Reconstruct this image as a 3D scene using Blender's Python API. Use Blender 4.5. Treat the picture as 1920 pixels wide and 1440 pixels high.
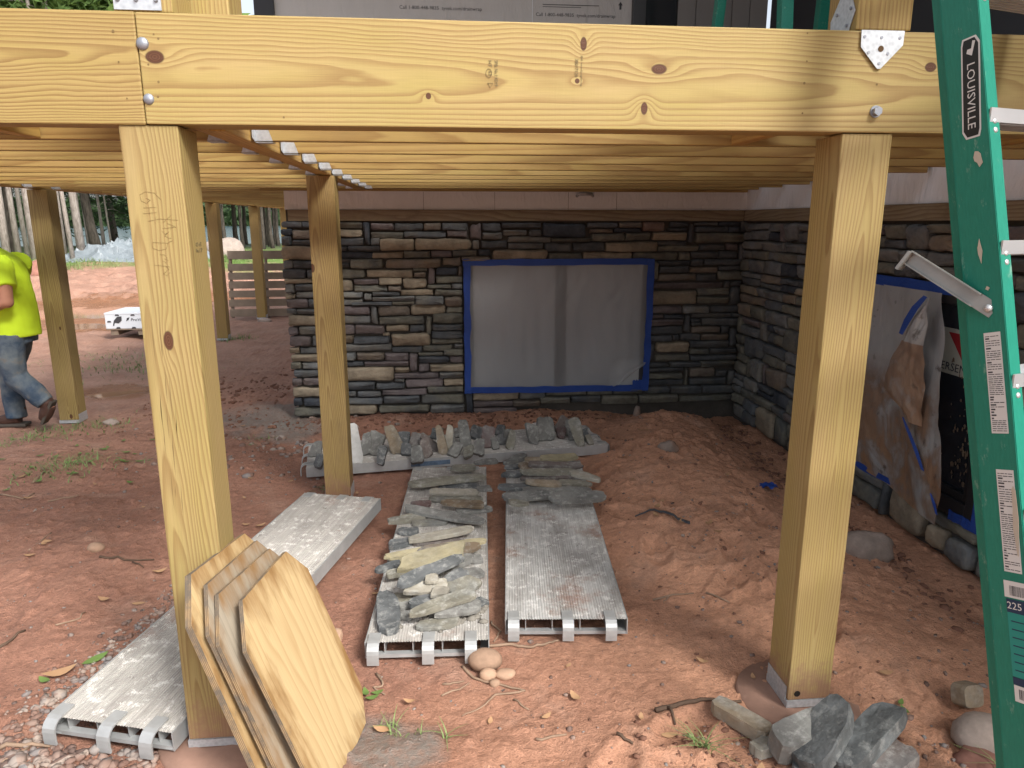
import bpy, bmesh, math, random
import numpy as np
from mathutils import Vector, Matrix, noise as mnoise

for o in list(bpy.data.objects): bpy.data.objects.remove(o, do_unlink=True)
scene = bpy.context.scene
COL = scene.collection
R = math.radians

# ------------------------------------------------------------------ camera, sky, sun, exposure
cam = bpy.data.cameras.new('camera'); camo = bpy.data.objects.new('camera', cam); COL.objects.link(camo)
cam.sensor_width = 36.0; cam.lens = 1340.0 / 1920.0 * 36.0
cam.clip_start = 0.05; cam.clip_end = 3000.0
camo.location = (0, 0, 1.6)
camo.rotation_euler = (R(90 - 12.8227), 0, R(-5.4038))
scene.camera = camo

SUN_AZ, SUN_EL = R(36.0), R(44.0)          # azimuth measured from straight behind the camera towards +X
sv = Vector((math.sin(SUN_AZ) * math.cos(SUN_EL), -math.cos(SUN_AZ) * math.cos(SUN_EL), math.sin(SUN_EL)))
world = bpy.data.worlds.new('World'); scene.world = world; world.use_nodes = True
wn = world.node_tree; wn.nodes.clear()
sky = wn.nodes.new('ShaderNodeTexSky'); sky.sky_type = 'NISHITA'; sky.sun_disc = False
sky.sun_elevation = SUN_EL; sky.sun_rotation = math.atan2(sv.x, sv.y)
sky.air_density = 1.0; sky.dust_density = 4.0; sky.ozone_density = 1.0
hs = wn.nodes.new('ShaderNodeHueSaturation'); hs.inputs['Saturation'].default_value = 0.42
bg = wn.nodes.new('ShaderNodeBackground'); bg.inputs[1].default_value = 0.15
wo = wn.nodes.new('ShaderNodeOutputWorld')
wn.links.new(sky.outputs[0], hs.inputs['Color']); wn.links.new(hs.outputs[0], bg.inputs[0]); wn.links.new(bg.outputs[0], wo.inputs[0])
sl = bpy.data.lights.new('sun', 'SUN'); sl.energy = 2.3; sl.angle = R(14.0); sl.color = (1.0, 0.97, 0.92)
so = bpy.data.objects.new('sun', sl); COL.objects.link(so); so.location = (3, -6, 8)
so.rotation_euler = sv.to_track_quat('Z', 'Y').to_euler()
scene.view_settings.view_transform = 'Standard'; scene.view_settings.look = 'None'
scene.view_settings.exposure = 0.9; scene.view_settings.gamma = 1.0
scene.view_settings.use_curve_mapping = False
scene.render.engine = 'CYCLES'
try:
    scene.cycles.max_bounces = 8; scene.cycles.transparent_max_bounces = 12
except Exception: pass

# ------------------------------------------------------------------ small helpers
def tag(o, label=None, cat=None, group=None, kind=None):
    if label: o['label'] = label
    if cat: o['category'] = cat
    if group: o['group'] = group
    if kind: o['kind'] = kind
    return o
def empty(name, loc=(0, 0, 0), rot=(0, 0, 0)):
    o = bpy.data.objects.new(name, None); COL.objects.link(o); o.location = loc; o.rotation_euler = rot
    o.empty_display_size = 0.1
    return o
def mobj(name, me, mat=None, parent=None, loc=None, rot=None, smooth=False):
    if mat is not None and not len(me.materials): me.materials.append(mat)
    if smooth:
        me.polygons.foreach_set('use_smooth', [True] * len(me.polygons))
    o = bpy.data.objects.new(name, me); COL.objects.link(o)
    if parent: o.parent = parent
    if loc is not None: o.location = loc
    if rot is not None: o.rotation_euler = rot
    return o
def from_bm(name, bm, mat=None, parent=None, loc=None, rot=None, smooth=False):
    me = bpy.data.meshes.new(name); bm.normal_update(); bm.to_mesh(me); bm.free()
    return mobj(name, me, mat, parent, loc, rot, smooth)
def from_data(name, vs, fs, mat=None, parent=None, loc=None, rot=None, smooth=False):
    me = bpy.data.meshes.new(name); me.from_pydata([tuple(v) for v in vs], [], fs); me.update()
    return mobj(name, me, mat, parent, loc, rot, smooth)
def bm_box(bm, x0, x1, y0, y1, z0, z1, bev=0.0, M=None):
    v = [bm.verts.new((x, y, z)) for z in (z0, z1) for y in (y0, y1) for x in (x0, x1)]
    fs = [bm.faces.new([v[i] for i in q]) for q in ((0, 2, 3, 1), (4, 5, 7, 6), (0, 1, 5, 4), (2, 6, 7, 3), (0, 4, 6, 2), (1, 3, 7, 5))]
    if bev > 0:
        es = list({e for f in fs for e in f.edges})
        r = bmesh.ops.bevel(bm, geom=es, offset=bev, segments=2, affect='EDGES', profile=0.6)
        v = list({q for f in r['faces'] for q in f.verts} | {q for q in v if q.is_valid})
    if M is not None: bmesh.ops.transform(bm, matrix=M, verts=v)
    return v
def box(name, x0, x1, y0, y1, z0, z1, mat, parent=None, bev=0.0, loc=None, rot=None):
    bm = bmesh.new(); bm_box(bm, x0, x1, y0, y1, z0, z1, bev)
    return from_bm(name, bm, mat, parent, loc, rot)
def bm_tube(bm, pts, rad, n=8, cap=True):
    pts = [Vector(p) for p in pts]; rads = rad if isinstance(rad, (list, tuple)) else [rad] * len(pts)
    rings = []; ref = None
    for i, p in enumerate(pts):
        t = (pts[min(i + 1, len(pts) - 1)] - pts[max(i - 1, 0)]).normalized()
        if ref is None:
            ref = t.orthogonal().normalized()
        ref = (ref - t * ref.dot(t)).normalized(); b = t.cross(ref)
        rings.append([bm.verts.new(p + (ref * math.cos(2 * math.pi * k / n) + b * math.sin(2 * math.pi * k / n)) * rads[i]) for k in range(n)])
    for a, b in zip(rings, rings[1:]):
        for k in range(n): bm.faces.new((a[k], a[(k + 1) % n], b[(k + 1) % n], b[k]))
    if cap:
        bm.faces.new(rings[0][::-1]); bm.faces.new(rings[-1])
    return rings
def tube(name, pts, rad, mat, parent=None, n=8, loc=None):
    bm = bmesh.new(); bm_tube(bm, pts, rad, n)
    return from_bm(name, bm, mat, parent, loc, smooth=True)
def solid(bm, th):
    """give an open sheet thickness: second layer along the vertex normals, closed at the rim"""
    bm.normal_update(); bm.verts.ensure_lookup_table()
    fs = list(bm.faces); rim = [e for e in bm.edges if len(e.link_faces) == 1]
    d = {v: bm.verts.new(v.co - v.normal * th) for v in list(bm.verts)}
    rimq = []
    for e in rim:
        f = e.link_faces[0]; vs = [l.vert for l in f.loops]; i = vs.index(e.verts[0]); a, b = (e.verts[0], e.verts[1]) if vs[(i + 1) % len(vs)] == e.verts[1] else (e.verts[1], e.verts[0])
        rimq.append((b, a, d[a], d[b]))
    for f in fs: bm.faces.new([d[l.vert] for l in f.loops][::-1])
    for q in rimq: bm.faces.new(q)
    bmesh.ops.recalc_face_normals(bm, faces=bm.faces)
def prism(name, poly, z0, z1, mat, parent=None, bev=0.0, loc=None, rot=None):
    bm = bmesh.new()
    a = [bm.verts.new((p[0], p[1], z0)) for p in poly]; b = [bm.verts.new((p[0], p[1], z1)) for p in poly]
    bm.faces.new(a[::-1]); bm.faces.new(b); n = len(poly)
    for i in range(n): bm.faces.new((a[i], a[(i + 1) % n], b[(i + 1) % n], b[i]))
    bmesh.ops.recalc_face_normals(bm, faces=bm.faces)
    if bev: bmesh.ops.bevel(bm, geom=list(bm.edges), offset=bev, segments=1, affect='EDGES')
    return from_bm(name, bm, mat, parent, loc, rot)
def frame(origin, ex, ey):
    ex = Vector(ex).normalized(); ey = Vector(ey); ey = (ey - ex * ey.dot(ex)).normalized(); ez = ex.cross(ey)
    M = Matrix((ex, ey, ez)).transposed().to_4x4(); M.translation = Vector(origin); return M
def text(name, body, size, mat, parent, M, ext=0.0002, align='CENTER', sx=1.0, shear=0.0):
    c = bpy.data.curves.new(name, 'FONT'); c.body = body; c.size = size; c.extrude = ext
    c.align_x = align; c.align_y = 'CENTER'; c.shear = shear; c.resolution_u = 2
    t = bpy.data.objects.new(name, c); COL.objects.link(t)
    bpy.context.view_layer.update()
    me = bpy.data.meshes.new_from_object(t.evaluated_get(bpy.context.evaluated_depsgraph_get()))
    bpy.data.objects.remove(t, do_unlink=True)
    if sx != 1.0: me.transform(Matrix.Diagonal((sx, 1, 1, 1)))
    me.materials.clear()
    o = mobj(name, me, mat, parent); o.matrix_local = M
    return o

# ------------------------------------------------------------------ numpy noise (shared by ground and scatter)
_rs = np.random.RandomState(7)
_perm = _rs.rand(256, 256)
def vnoise(x, y):
    x = np.asarray(x, float); y = np.asarray(y, float)
    xi = np.floor(x).astype(int); yi = np.floor(y).astype(int); fx = x - xi; fy = y - yi
    fx = fx * fx * fx * (fx * (fx * 6 - 15) + 10); fy = fy * fy * fy * (fy * (fy * 6 - 15) + 10)
    g = lambda a, b: _perm[a & 255, b & 255]
    a = g(xi, yi) * (1 - fx) + g(xi + 1, yi) * fx; b = g(xi, yi + 1) * (1 - fx) + g(xi + 1, yi + 1) * fx
    return (a * (1 - fy) + b * fy) * 2 - 1
def fbm(x, y, octv=4, gain=0.5):
    s = 0; a = 1.0; c, sn = math.cos(.6), math.sin(.6)
    for i in range(octv):
        s = s + a * vnoise(x + 17.3 * i, y - 9.1 * i); x, y = (x * c - y * sn) * 2.03, (x * sn + y * c) * 2.03; a *= gain
    return s
def sstep(a, b, x):
    t = np.clip((x - a) / (b - a), 0, 1); return t * t * (3 - 2 * t)

# ------------------------------------------------------------------ node helper
class NT:
    def __init__(s, name):
        s.m = bpy.data.materials.new(name); s.m.use_nodes = True; s.t = s.m.node_tree; s.t.nodes.clear()
        s.out = s.t.nodes.new('ShaderNodeOutputMaterial')
        s.b = s.t.nodes.new('ShaderNodeBsdfPrincipled'); s.t.links.new(s.b.outputs[0], s.out.inputs[0])
        s.b.inputs['Roughness'].default_value = 0.8
        s.b.inputs['Specular IOR Level'].default_value = 0.3
        s._tc = None
    def n(s, t): return s.t.nodes.new(t)
    def put(s, inp, v):
        if isinstance(v, bpy.types.NodeSocket): s.t.links.new(v, inp)
        elif v is not None:
            if hasattr(inp, 'default_value'):
                try: inp.default_value = v
                except Exception: inp.default_value = (*v, 1.0)
    def tc(s, which='Object'):
        if s._tc is None: s._tc = s.n('ShaderNodeTexCoord')
        return s._tc.outputs[which]
    def rnd(s): return s.n('ShaderNodeObjectInfo').outputs['Random']
    def math(s, op, a, b=None, c=None, clamp=False):
        n = s.n('ShaderNodeMath'); n.operation = op; n.use_clamp = clamp
        for i, v in enumerate((a, b, c)):
            if v is not None: s.put(n.inputs[i], v)
        return n.outputs[0]
    def vm(s, op, a, b=None, scale=None):
        n = s.n('ShaderNodeVectorMath'); n.operation = op; s.put(n.inputs[0], a)
        if b is not None: s.put(n.inputs[1], b)
        if scale is not None: s.put(n.inputs['Scale'], scale)
        return n.outputs['Value'] if op in ('LENGTH', 'DOT_PRODUCT', 'DISTANCE') else n.outputs[0]
    def sep(s, v):
        n = s.n('ShaderNodeSeparateXYZ'); s.put(n.inputs[0], v); return n.outputs
    def comb(s, x, y, z):
        n = s.n('ShaderNodeCombineXYZ')
        for i, v in enumerate((x, y, z)): s.put(n.inputs[i], v)
        return n.outputs[0]
    def noise(s, v, scale, detail=4, rough=0.55, dist=0.0, color=False):
        n = s.n('ShaderNodeTexNoise'); s.put(n.inputs['Vector'], v); n.inputs['Scale'].default_value = scale
        n.inputs['Detail'].default_value = detail; n.inputs['Roughness'].default_value = rough; n.inputs['Distortion'].default_value = dist
        return n.outputs[1 if color else 0]
    def voro(s, v, scale, feat='F1', out=0):
        n = s.n('ShaderNodeTexVoronoi'); n.feature = feat; s.put(n.inputs['Vector'], v); n.inputs['Scale'].default_value = scale
        return n.outputs[out]
    def ramp(s, f, stops, interp='LINEAR'):
        n = s.n('ShaderNodeValToRGB'); cr = n.color_ramp; cr.interpolation = interp
        while len(cr.elements) < len(stops): cr.elements.new(0.5)
        for e, (p, c) in zip(cr.elements, stops):
            e.position = p; e.color = (c, c, c, 1) if isinstance(c, (int, float)) else (*c, 1)
        s.put(n.inputs[0], f); return n.outputs[0]
    def mix(s, f, a, b, mode='MIX'):
        n = s.n('ShaderNodeMix'); n.data_type = 'RGBA'; n.blend_type = mode; n.clamp_factor = True
        s.put(n.inputs[0], f)
        for i, v in ((6, a), (7, b)):
            s.put(n.inputs[i], (*v, 1.0) if isinstance(v, tuple) and len(v) == 3 else v)
        return n.outputs[2]
    def bump(s, h, strength=0.3, dist=0.01):
        n = s.n('ShaderNodeBump'); n.inputs['Strength'].default_value = strength; n.inputs['Distance'].default_value = dist
        s.put(n.inputs['Height'], h); s.t.links.new(n.outputs[0], s.b.inputs['Normal']); return n
    def set(s, **k):
        for a, v in k.items():
            s.put(s.b.inputs[a.replace('_', ' ')], (*v, 1.0) if isinstance(v, tuple) and len(v) == 3 else v)
        return s.m
    def rv(s, k=23.0, which='Object'):            # object coordinates shifted per object
        r = s.rnd(); return s.vm('ADD', s.tc(which), s.comb(s.math('MULTIPLY', r, k), s.math('MULTIPLY', r, k * 1.7), s.math('MULTIPLY', r, -k)))

def plain(name, col, rough=0.7, metal=0.0, var=0.15, nscale=6.0, bump=0.0, bscale=60.0, spec=0.3):
    t = NT(name); v = t.rv()
    f = t.noise(v, nscale, 5)
    c = t.mix(f, tuple(x * (1 - var) for x in col), tuple(min(1, x * (1 + var)) for x in col))
    if bump: t.bump(t.noise(v, bscale, 4), bump, 0.004)
    t.b.inputs['Specular IOR Level'].default_value = spec
    return t.set(Base_Color=c, Roughness=rough, Metallic=metal)

def pine(name, axes='XZY', pith=(0.03, 0.09), tilt=0.012, freq=105.0, light=(0.60, 0.44, 0.185), dark=(0.42, 0.235, 0.07),
         knots=(), rand=0.0, wob=0.022, green=0.25, dirt=0.0, contrast=0.75, rough=0.62, gray=0.0, feet=0.0):
    """sawn softwood. axes: local axis along the grain, across the face, through the board"""
    t = NT(name); s = t.sep(t.tc()); L, A, B = (s['XYZ'.index(c)] for c in axes)
    r0 = t.rnd() if rand else None
    Ls = t.math('ADD', L, t.math('MULTIPLY', r0, 31.0)) if rand else L
    low = t.noise(t.comb(t.math('MULTIPLY', Ls, 0.9), t.math('MULTIPLY', A, 5.0), t.math('MULTIPLY', B, 5.0)), 1.6, 2, 0.5)
    low2 = t.noise(t.comb(t.math('MULTIPLY', Ls, 3.2), t.math('MULTIPLY', A, 14.0), t.math('MULTIPLY', B, 14.0)), 1.3, 3, 0.5)
    dl = t.math('MULTIPLY', t.math('SUBTRACT', low, 0.5), wob * 2); dl = t.math('ADD', dl, t.math('MULTIPLY', t.math('SUBTRACT', low2, 0.5), wob * 0.4))
    a1 = t.math('ADD', t.math('ADD', A, pith[0]), t.math('ADD', dl, t.math('MULTIPLY', L, tilt)))
    if rand: a1 = t.math('ADD', a1, t.math('MULTIPLY', t.math('SUBTRACT', r0, 0.5), rand))
    b1 = t.math('ADD', t.math('ADD', B, pith[1]), t.math('ADD', t.math('MULTIPLY', dl, 0.7), t.math('MULTIPLY', L, tilt * 1.6)))
    r = t.math('SQRT', t.math('ADD', t.math('MULTIPLY', a1, a1), t.math('MULTIPLY', b1, b1)))
    km = None; kc = None
    for (kx, ka, kw, kh) in knots:
        dx = t.math('DIVIDE', t.math('SUBTRACT', L, kx), kw); da = t.math('DIVIDE', t.math('SUBTRACT', A, ka), kh)
        d2 = t.math('ADD', t.math('MULTIPLY', dx, dx), t.math('MULTIPLY', da, da))
        far = t.math('ADD', t.math('MULTIPLY', t.math('MULTIPLY', dx, dx), 0.10), t.math('MULTIPLY', t.math('MULTIPLY', da, da), 0.30))
        bumpv = t.math('MULTIPLY', t.math('EXPONENT', t.math('MULTIPLY', far, -1.0)), kh * 1.5)
        sgn = t.math('SIGN', t.math('SUBTRACT', A, ka))
        r = t.math('ADD', r, t.math('MULTIPLY', bumpv, 1.0))
        dn = t.math('ADD', d2, t.math('MULTIPLY', t.math('SUBTRACT', low2, 0.5), 0.7))
        m = t.ramp(t.math('MULTIPLY', dn, 0.5), [(0.0, 1.0), (0.40, 1.0), (0.62, 0.0)])
        km = m if km is None else t.math('MAXIMUM', km, m)
        kc = d2 if kc is None else t.math('MINIMUM', kc, d2)
    rg = t.math('FRACT', t.math('MULTIPLY', r, freq))
    ring = t.ramp(rg, [(0.0, 0.05), (0.35, 0.12), (0.74, 0.85), (0.88, 1.0), (0.99, 0.05)])
    fib = t.noise(t.comb(t.math('MULTIPLY', Ls, 9.0), t.math('MULTIPLY', A, 420.0), t.math('MULTIPLY', B, 420.0)), 1.0, 3, 0.6)
    blot = t.noise(t.comb(t.math('MULTIPLY', Ls, 2.0), t.math('MULTIPLY', A, 9.0), t.math('MULTIPLY', B, 9.0)), 1.0, 4, 0.6)
    lt = t.mix(t.ramp(blot, [(0.35, 0.0), (0.7, 1.0)]), light, (light[0] * 0.93, light[1] * 0.97 , light[2] * 0.80))
    if green: lt = t.mix(t.math('MULTIPLY', t.ramp(t.noise(t.comb(t.math('MULTIPLY', Ls, 1.2), A, B), 2.2, 3), [(0.45, 0.0), (0.75, 1.0)]), green), lt, (light[0] * 0.72, light[1] * 0.86, light[2] * 0.62))
    c = t.mix(t.math('MULTIPLY', ring, t.math('MULTIPLY', contrast, t.math('ADD', 0.55, t.math('MULTIPLY', low, 0.9)))), lt, dark)
    c = t.mix(0.55, c, t.mix(fib, (0.30, 0.30, 0.30), (0.68, 0.68, 0.68)), 'OVERLAY') if True else c
    if km is not None:
        kr = t.math('FRACT', t.math('MULTIPLY', t.math('SQRT', kc), 3.3))
        kcol = t.mix(kr, (0.060, 0.024, 0.012), (0.115, 0.050, 0.024))
        kcol = t.mix(t.ramp(kc, [(0.55, 0.0), (1.0, 1.0)]), kcol, (0.05, 0.02, 0.012))
        c = t.mix(km, c, kcol)
    if rand: c = t.mix(t.math('MULTIPLY', t.math('FRACT', t.math('MULTIPLY', r0, 7.31)), .55), c, t.mix(1.0, c, (.74, .62, .50), 'MULTIPLY'))
    if feet: c = t.mix(t.math('MULTIPLY', t.ramp(t.math('ADD', t.math('MULTIPLY', L, 4.5), t.math('MULTIPLY', t.math('SUBTRACT', t.noise(t.tc(), 22, 6, .7), .5), 1.6)), [(.25, 1.0), (.75, 0.0)]), feet), c, (.24, .125, .085))
    if gray: c = t.mix(gray, c, (0.20, 0.17, 0.14))
    if dirt:
        dm = t.ramp(t.noise(t.comb(t.math('MULTIPLY', Ls, 3.0), t.math('MULTIPLY', A, 6.0), t.math('MULTIPLY', B, 6.0)), 2.3, 6, 0.65), [(0.52, 0.0), (0.72, 1.0)])
        c = t.mix(t.math('MULTIPLY', dm, dirt), c, (0.14, 0.09, 0.055))
    saw = t.noise(t.comb(t.math('MULTIPLY', Ls, 130.0), t.math('MULTIPLY', A, 9.0), t.math('MULTIPLY', B, 9.0)), 1.0, 2)
    h = t.math('ADD', t.math('MULTIPLY', ring, 0.5), t.math('ADD', t.math('MULTIPLY', fib, 0.5), t.math('MULTIPLY', saw, 0.55)))
    t.bump(h, 0.35, 0.0016)
    return t.set(Base_Color=c, Roughness=rough)

def stone_mat(name, col, var=0.35, mottle=None, rough=0.85, bscale=34.0, bstr=0.55, dust=0.0):
    t = NT(name); v = t.rv(41.0); r = t.rnd()
    f = t.noise(v, 9.0, 6, 0.62); g = t.noise(v, 42.0, 5, 0.6)
    lo = tuple(x * (1 - var) for x in col); hi = tuple(x * (1 + var) for x in col)
    c = t.mix(t.ramp(f, [(0.3, 0.0), (0.7, 1.0)]), lo, hi)
    if mottle: c = t.mix(t.ramp(t.noise(v, 5.0, 3, 0.5, 0.6), [(0.48, 0.0), (0.66, 0.8)]), c, mottle)
    c = t.mix(0.6, c, t.mix(g, (0.28, 0.28, 0.28), (0.72, 0.72, 0.72)), 'OVERLAY')
    c = t.mix(t.math('MULTIPLY', r, 0.55), c, t.mix(1.0, c, (.55, .56, .58), 'MULTIPLY'))
    c = t.mix(t.ramp(t.noise(v, 3.0, 4, .6), [(.5, 0.0), (.75, .5)]), c, tuple(min(1, x * 1.6) for x in col))
    if dust: c = t.mix(t.math('MULTIPLY', t.ramp(t.noise(v, 26.0, 6, 0.7), [(0.5, 0.0), (0.68, 1.0)]), dust), c, (0.50, 0.50, 0.47))
    h = t.math('ADD', t.noise(v, bscale, 6, 0.62), t.math('MULTIPLY', t.noise(v, 8.0, 3), 1.5))
    t.bump(h, bstr, 0.012)
    return t.set(Base_Color=c, Roughness=rough)

# ------------------------------------------------------------------ ground
def G(x, y, fine=True):
    x = np.asarray(x, float); y = np.asarray(y, float)
    h = 0.0 * x
    # spoil heap of excavated sand between the planks and the right-hand wall
    cx = 1.62 + 0.10 * np.sin(y * 1.3) + 0.05 * (y - 4)
    prof = np.exp(-((x - cx) / np.where(x < cx, 0.52 - .14 * sstep(4.0, 4.8, y), 0.34)) ** 2)
    along = sstep(1.7, 2.7, y) * (1 - sstep(5.25, 5.75, y)) * (0.75 + 0.25 * sstep(2.4, 4.0, y) - .25 * sstep(4.4, 5.4, y))
    h = h + 0.165 * prof * along
    # backfill trench along both walls
    h = h - 0.07 * sstep(2.02, 2.3, x) * sstep(1.0, 3.0, y) * (1 - sstep(6.0, 6.1, y))
    h = h - 0.06 * sstep(5.45, 5.75, y) * sstep(0.9, 1.7, x) * (1 - sstep(6.0, 6.2, y)) * (1 - sstep(2.6, 2.8, x))
    h = h + 0.05 * np.exp(-((y - 5.75) / 0.16) ** 2) * np.exp(-((x + 0.2) / 1.0) ** 2)
    # calm zone under planks
    calm = sstep(-1.5, -1.25, x) * (1 - sstep(0.85, 1.0, x - .25 * sstep(4.2, 4.6, y))) * sstep(1.9, 2.1, y) * (1 - sstep(5.2, 5.4, y))
    yard = sstep(-6, -3.2, -x) * 0 + 1.0
    lump = fbm(x * 1.1 + 3, y * 1.1, 3) * 0.022 + fbm(x * 3.7, y * 3.7 + 8, 3) * 0.011
    near = 1 - sstep(14, 30, np.hypot(x, y))
    onm = np.clip(prof * along * 1.6, 0, 1)
    h = h + lump * (1 - 0.78 * calm) * (1 + .35 * onm) * near - 0.012 * calm
    if fine:
        rid = 1 - np.abs(fbm(x * 8.5, y * 8.5, 3))
        h = h + (0.010 * (rid - 0.6)) * (1 - 0.6 * calm) * near * (0.5 + onm)
        cl = fbm(x * 21, y * 21 + 3, 3, 0.6)
        h = h + np.where(cl > 0.25, (cl - 0.25) * 0.016, 0) * (1 - 0.45 * calm) * near
        h = h + fbm(x * 55, y * 55, 2) * 0.0016 * near
        # boot prints in the loose sand
        for (fx, fy, fa) in FOOT:
            dx = (x - fx) * math.cos(fa) + (y - fy) * math.sin(fa); dy = -(x - fx) * math.sin(fa) + (y - fy) * math.cos(fa)
            d = (dx / 0.13) ** 2 + (dy / 0.055) ** 2
            h = h - 0.028 * np.exp(-d ** 2) + 0.010 * np.exp(-((d - 1.9) / 0.7) ** 2)
    # rutted yard, bank with grass, slope down to the lake
    yr = sstep(7.0, 10.0, y) * (1 - sstep(16, 19, y)) * (1 - sstep(-3.4, -2.8, x))
    h = h + yr * (0.065 * np.sin((y * 0.9 + x * 0.35) * 5.0 + fbm(x * .5, y * .5, 2) * 2.5) * sstep(-.2, .4, vnoise(x * .3, y * .3)) - 0.03)
    clod = 1 - np.abs(fbm(x * 2.3, y * 2.3 + 4, 4, .6))
    h = h + yr * 0.035 * (clod - .7) + 0.10 * (clod - .6) * np.exp(-((y - 17.0) / 1.1) ** 2) * (x < -2)
    bank = sstep(15.5, 21.0, y - 0.12 * x * (x > -14))
    h = h + 0.62 * bank + bank * near * 0.05 * fbm(x * .8, y * .8, 3)
    h = h + 0.20 * np.exp(-((y - 16.5) / 1.3) ** 2) * (0.5 + 0.5 * vnoise(x * .7, 3.0 + 0 * y)) * sstep(-30, -12, -np.abs(x + 9) * 2)
    h = h - 3.6 * sstep(34, 75, np.hypot(x, y)) + 26.0 * sstep(620, 1100, np.hypot(x, y)) * (0.7 + 0.3 * vnoise(x * .006, y * .006))
    for (px, py, rx, ry, a, lv) in PUD:
        dx = (x - px) * math.cos(a) + (y - py) * math.sin(a); dy = -(x - px) * math.sin(a) + (y - py) * math.cos(a)
        d = np.sqrt((dx / rx) ** 2 + (dy / ry) ** 2) + 0.35 * fbm(x * 1.6 / max(rx, .3), y * 1.6 / max(rx, .3), 3)
        m = 1 - sstep(0.7, 1.5, d); h = h * (1 - m) + (lv - 0.035 * (1 - sstep(.3, 1.1, d)) + .01 * fbm(x * 5, y * 5, 2)) * m
    for (fx, fy) in ((1.185, 2.07), (-.74, 2.07)):
        h = h - 0.030 * np.exp(-(np.hypot(x - fx, y - fy) / .30) ** 4)
    return h
PUD = [(-7.0, 13.9, 1.9, 1.15, .25, -.030), (-5.5, 12.0, 1.1, .40, -.1, -.033), (-9.9, 13.9, 1.5, .9, .2, -.036), (-3.15, 7.05, .30, .16, .1, -.012), (-10.8, 15.7, 1.3, .40, .1, -.039), (-5.0, 15.5, 1.0, .35, .1, -.042)]
_r = random.Random(5)
FOOT = [(_r.uniform(0.95, 1.75), _r.uniform(2.3, 5.0), _r.uniform(0.4, 2.2)) for _ in range(22)] + [(-1.6, 4.4, 1.2), (-1.9, 5.0, 1.3), (.75, 1.95, .5), (.45, 1.75, .9)]
def Gz(x, y): return float(G(np.array([x]), np.array([y]))[0])

def axis(lo, hi, step, far_lo, far_hi, g=1.09, mlo=0, mhi=0, cap=.075):
    mid = list(np.arange(lo, hi, step)); s = step; a = []; p = lo
    while p > far_lo: s = min(s * g, cap) if p > mlo else s * g * 1.06; p -= s; a.append(p)
    b = []; p = mid[-1]; s = step
    while p < far_hi: s = min(s * g, cap) if p < mhi else s * g * 1.06; p += s; b.append(p)
    return np.array(a[::-1] + mid + b)
gx = axis(-2.3, 2.55, 0.0125, -1600, 1600, mlo=-11.5, mhi=2.6); gy = axis(1.25, 5.8, 0.0135, -60, 1800, mlo=1.0, mhi=19.5)
XX, YY = np.meshgrid(gx, gy); HH = G(XX, YY)
nv = XX.size; w = len(gx)
me = bpy.data.meshes.new('ground')
me.vertices.add(nv); me.vertices.foreach_set('co', np.stack([XX, YY, HH], -1).astype(np.float32).ravel())
ii = np.arange(nv).reshape(XX.shape); q = np.stack([ii[:-1, :-1], ii[:-1, 1:], ii[1:, 1:], ii[1:, :-1]], -1).reshape(-1, 4)
me.loops.add(q.size); me.loops.foreach_set('vertex_index', q.ravel().astype(np.int32))
me.polygons.add(len(q)); me.polygons.foreach_set('loop_start', np.arange(0, q.size, 4, dtype=np.int32))
me.polygons.foreach_set('loop_total', np.full(len(q), 4, np.int32)); me.update(calc_edges=True)
me.polygons.foreach_set('use_smooth', np.ones(len(q), bool))

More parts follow.
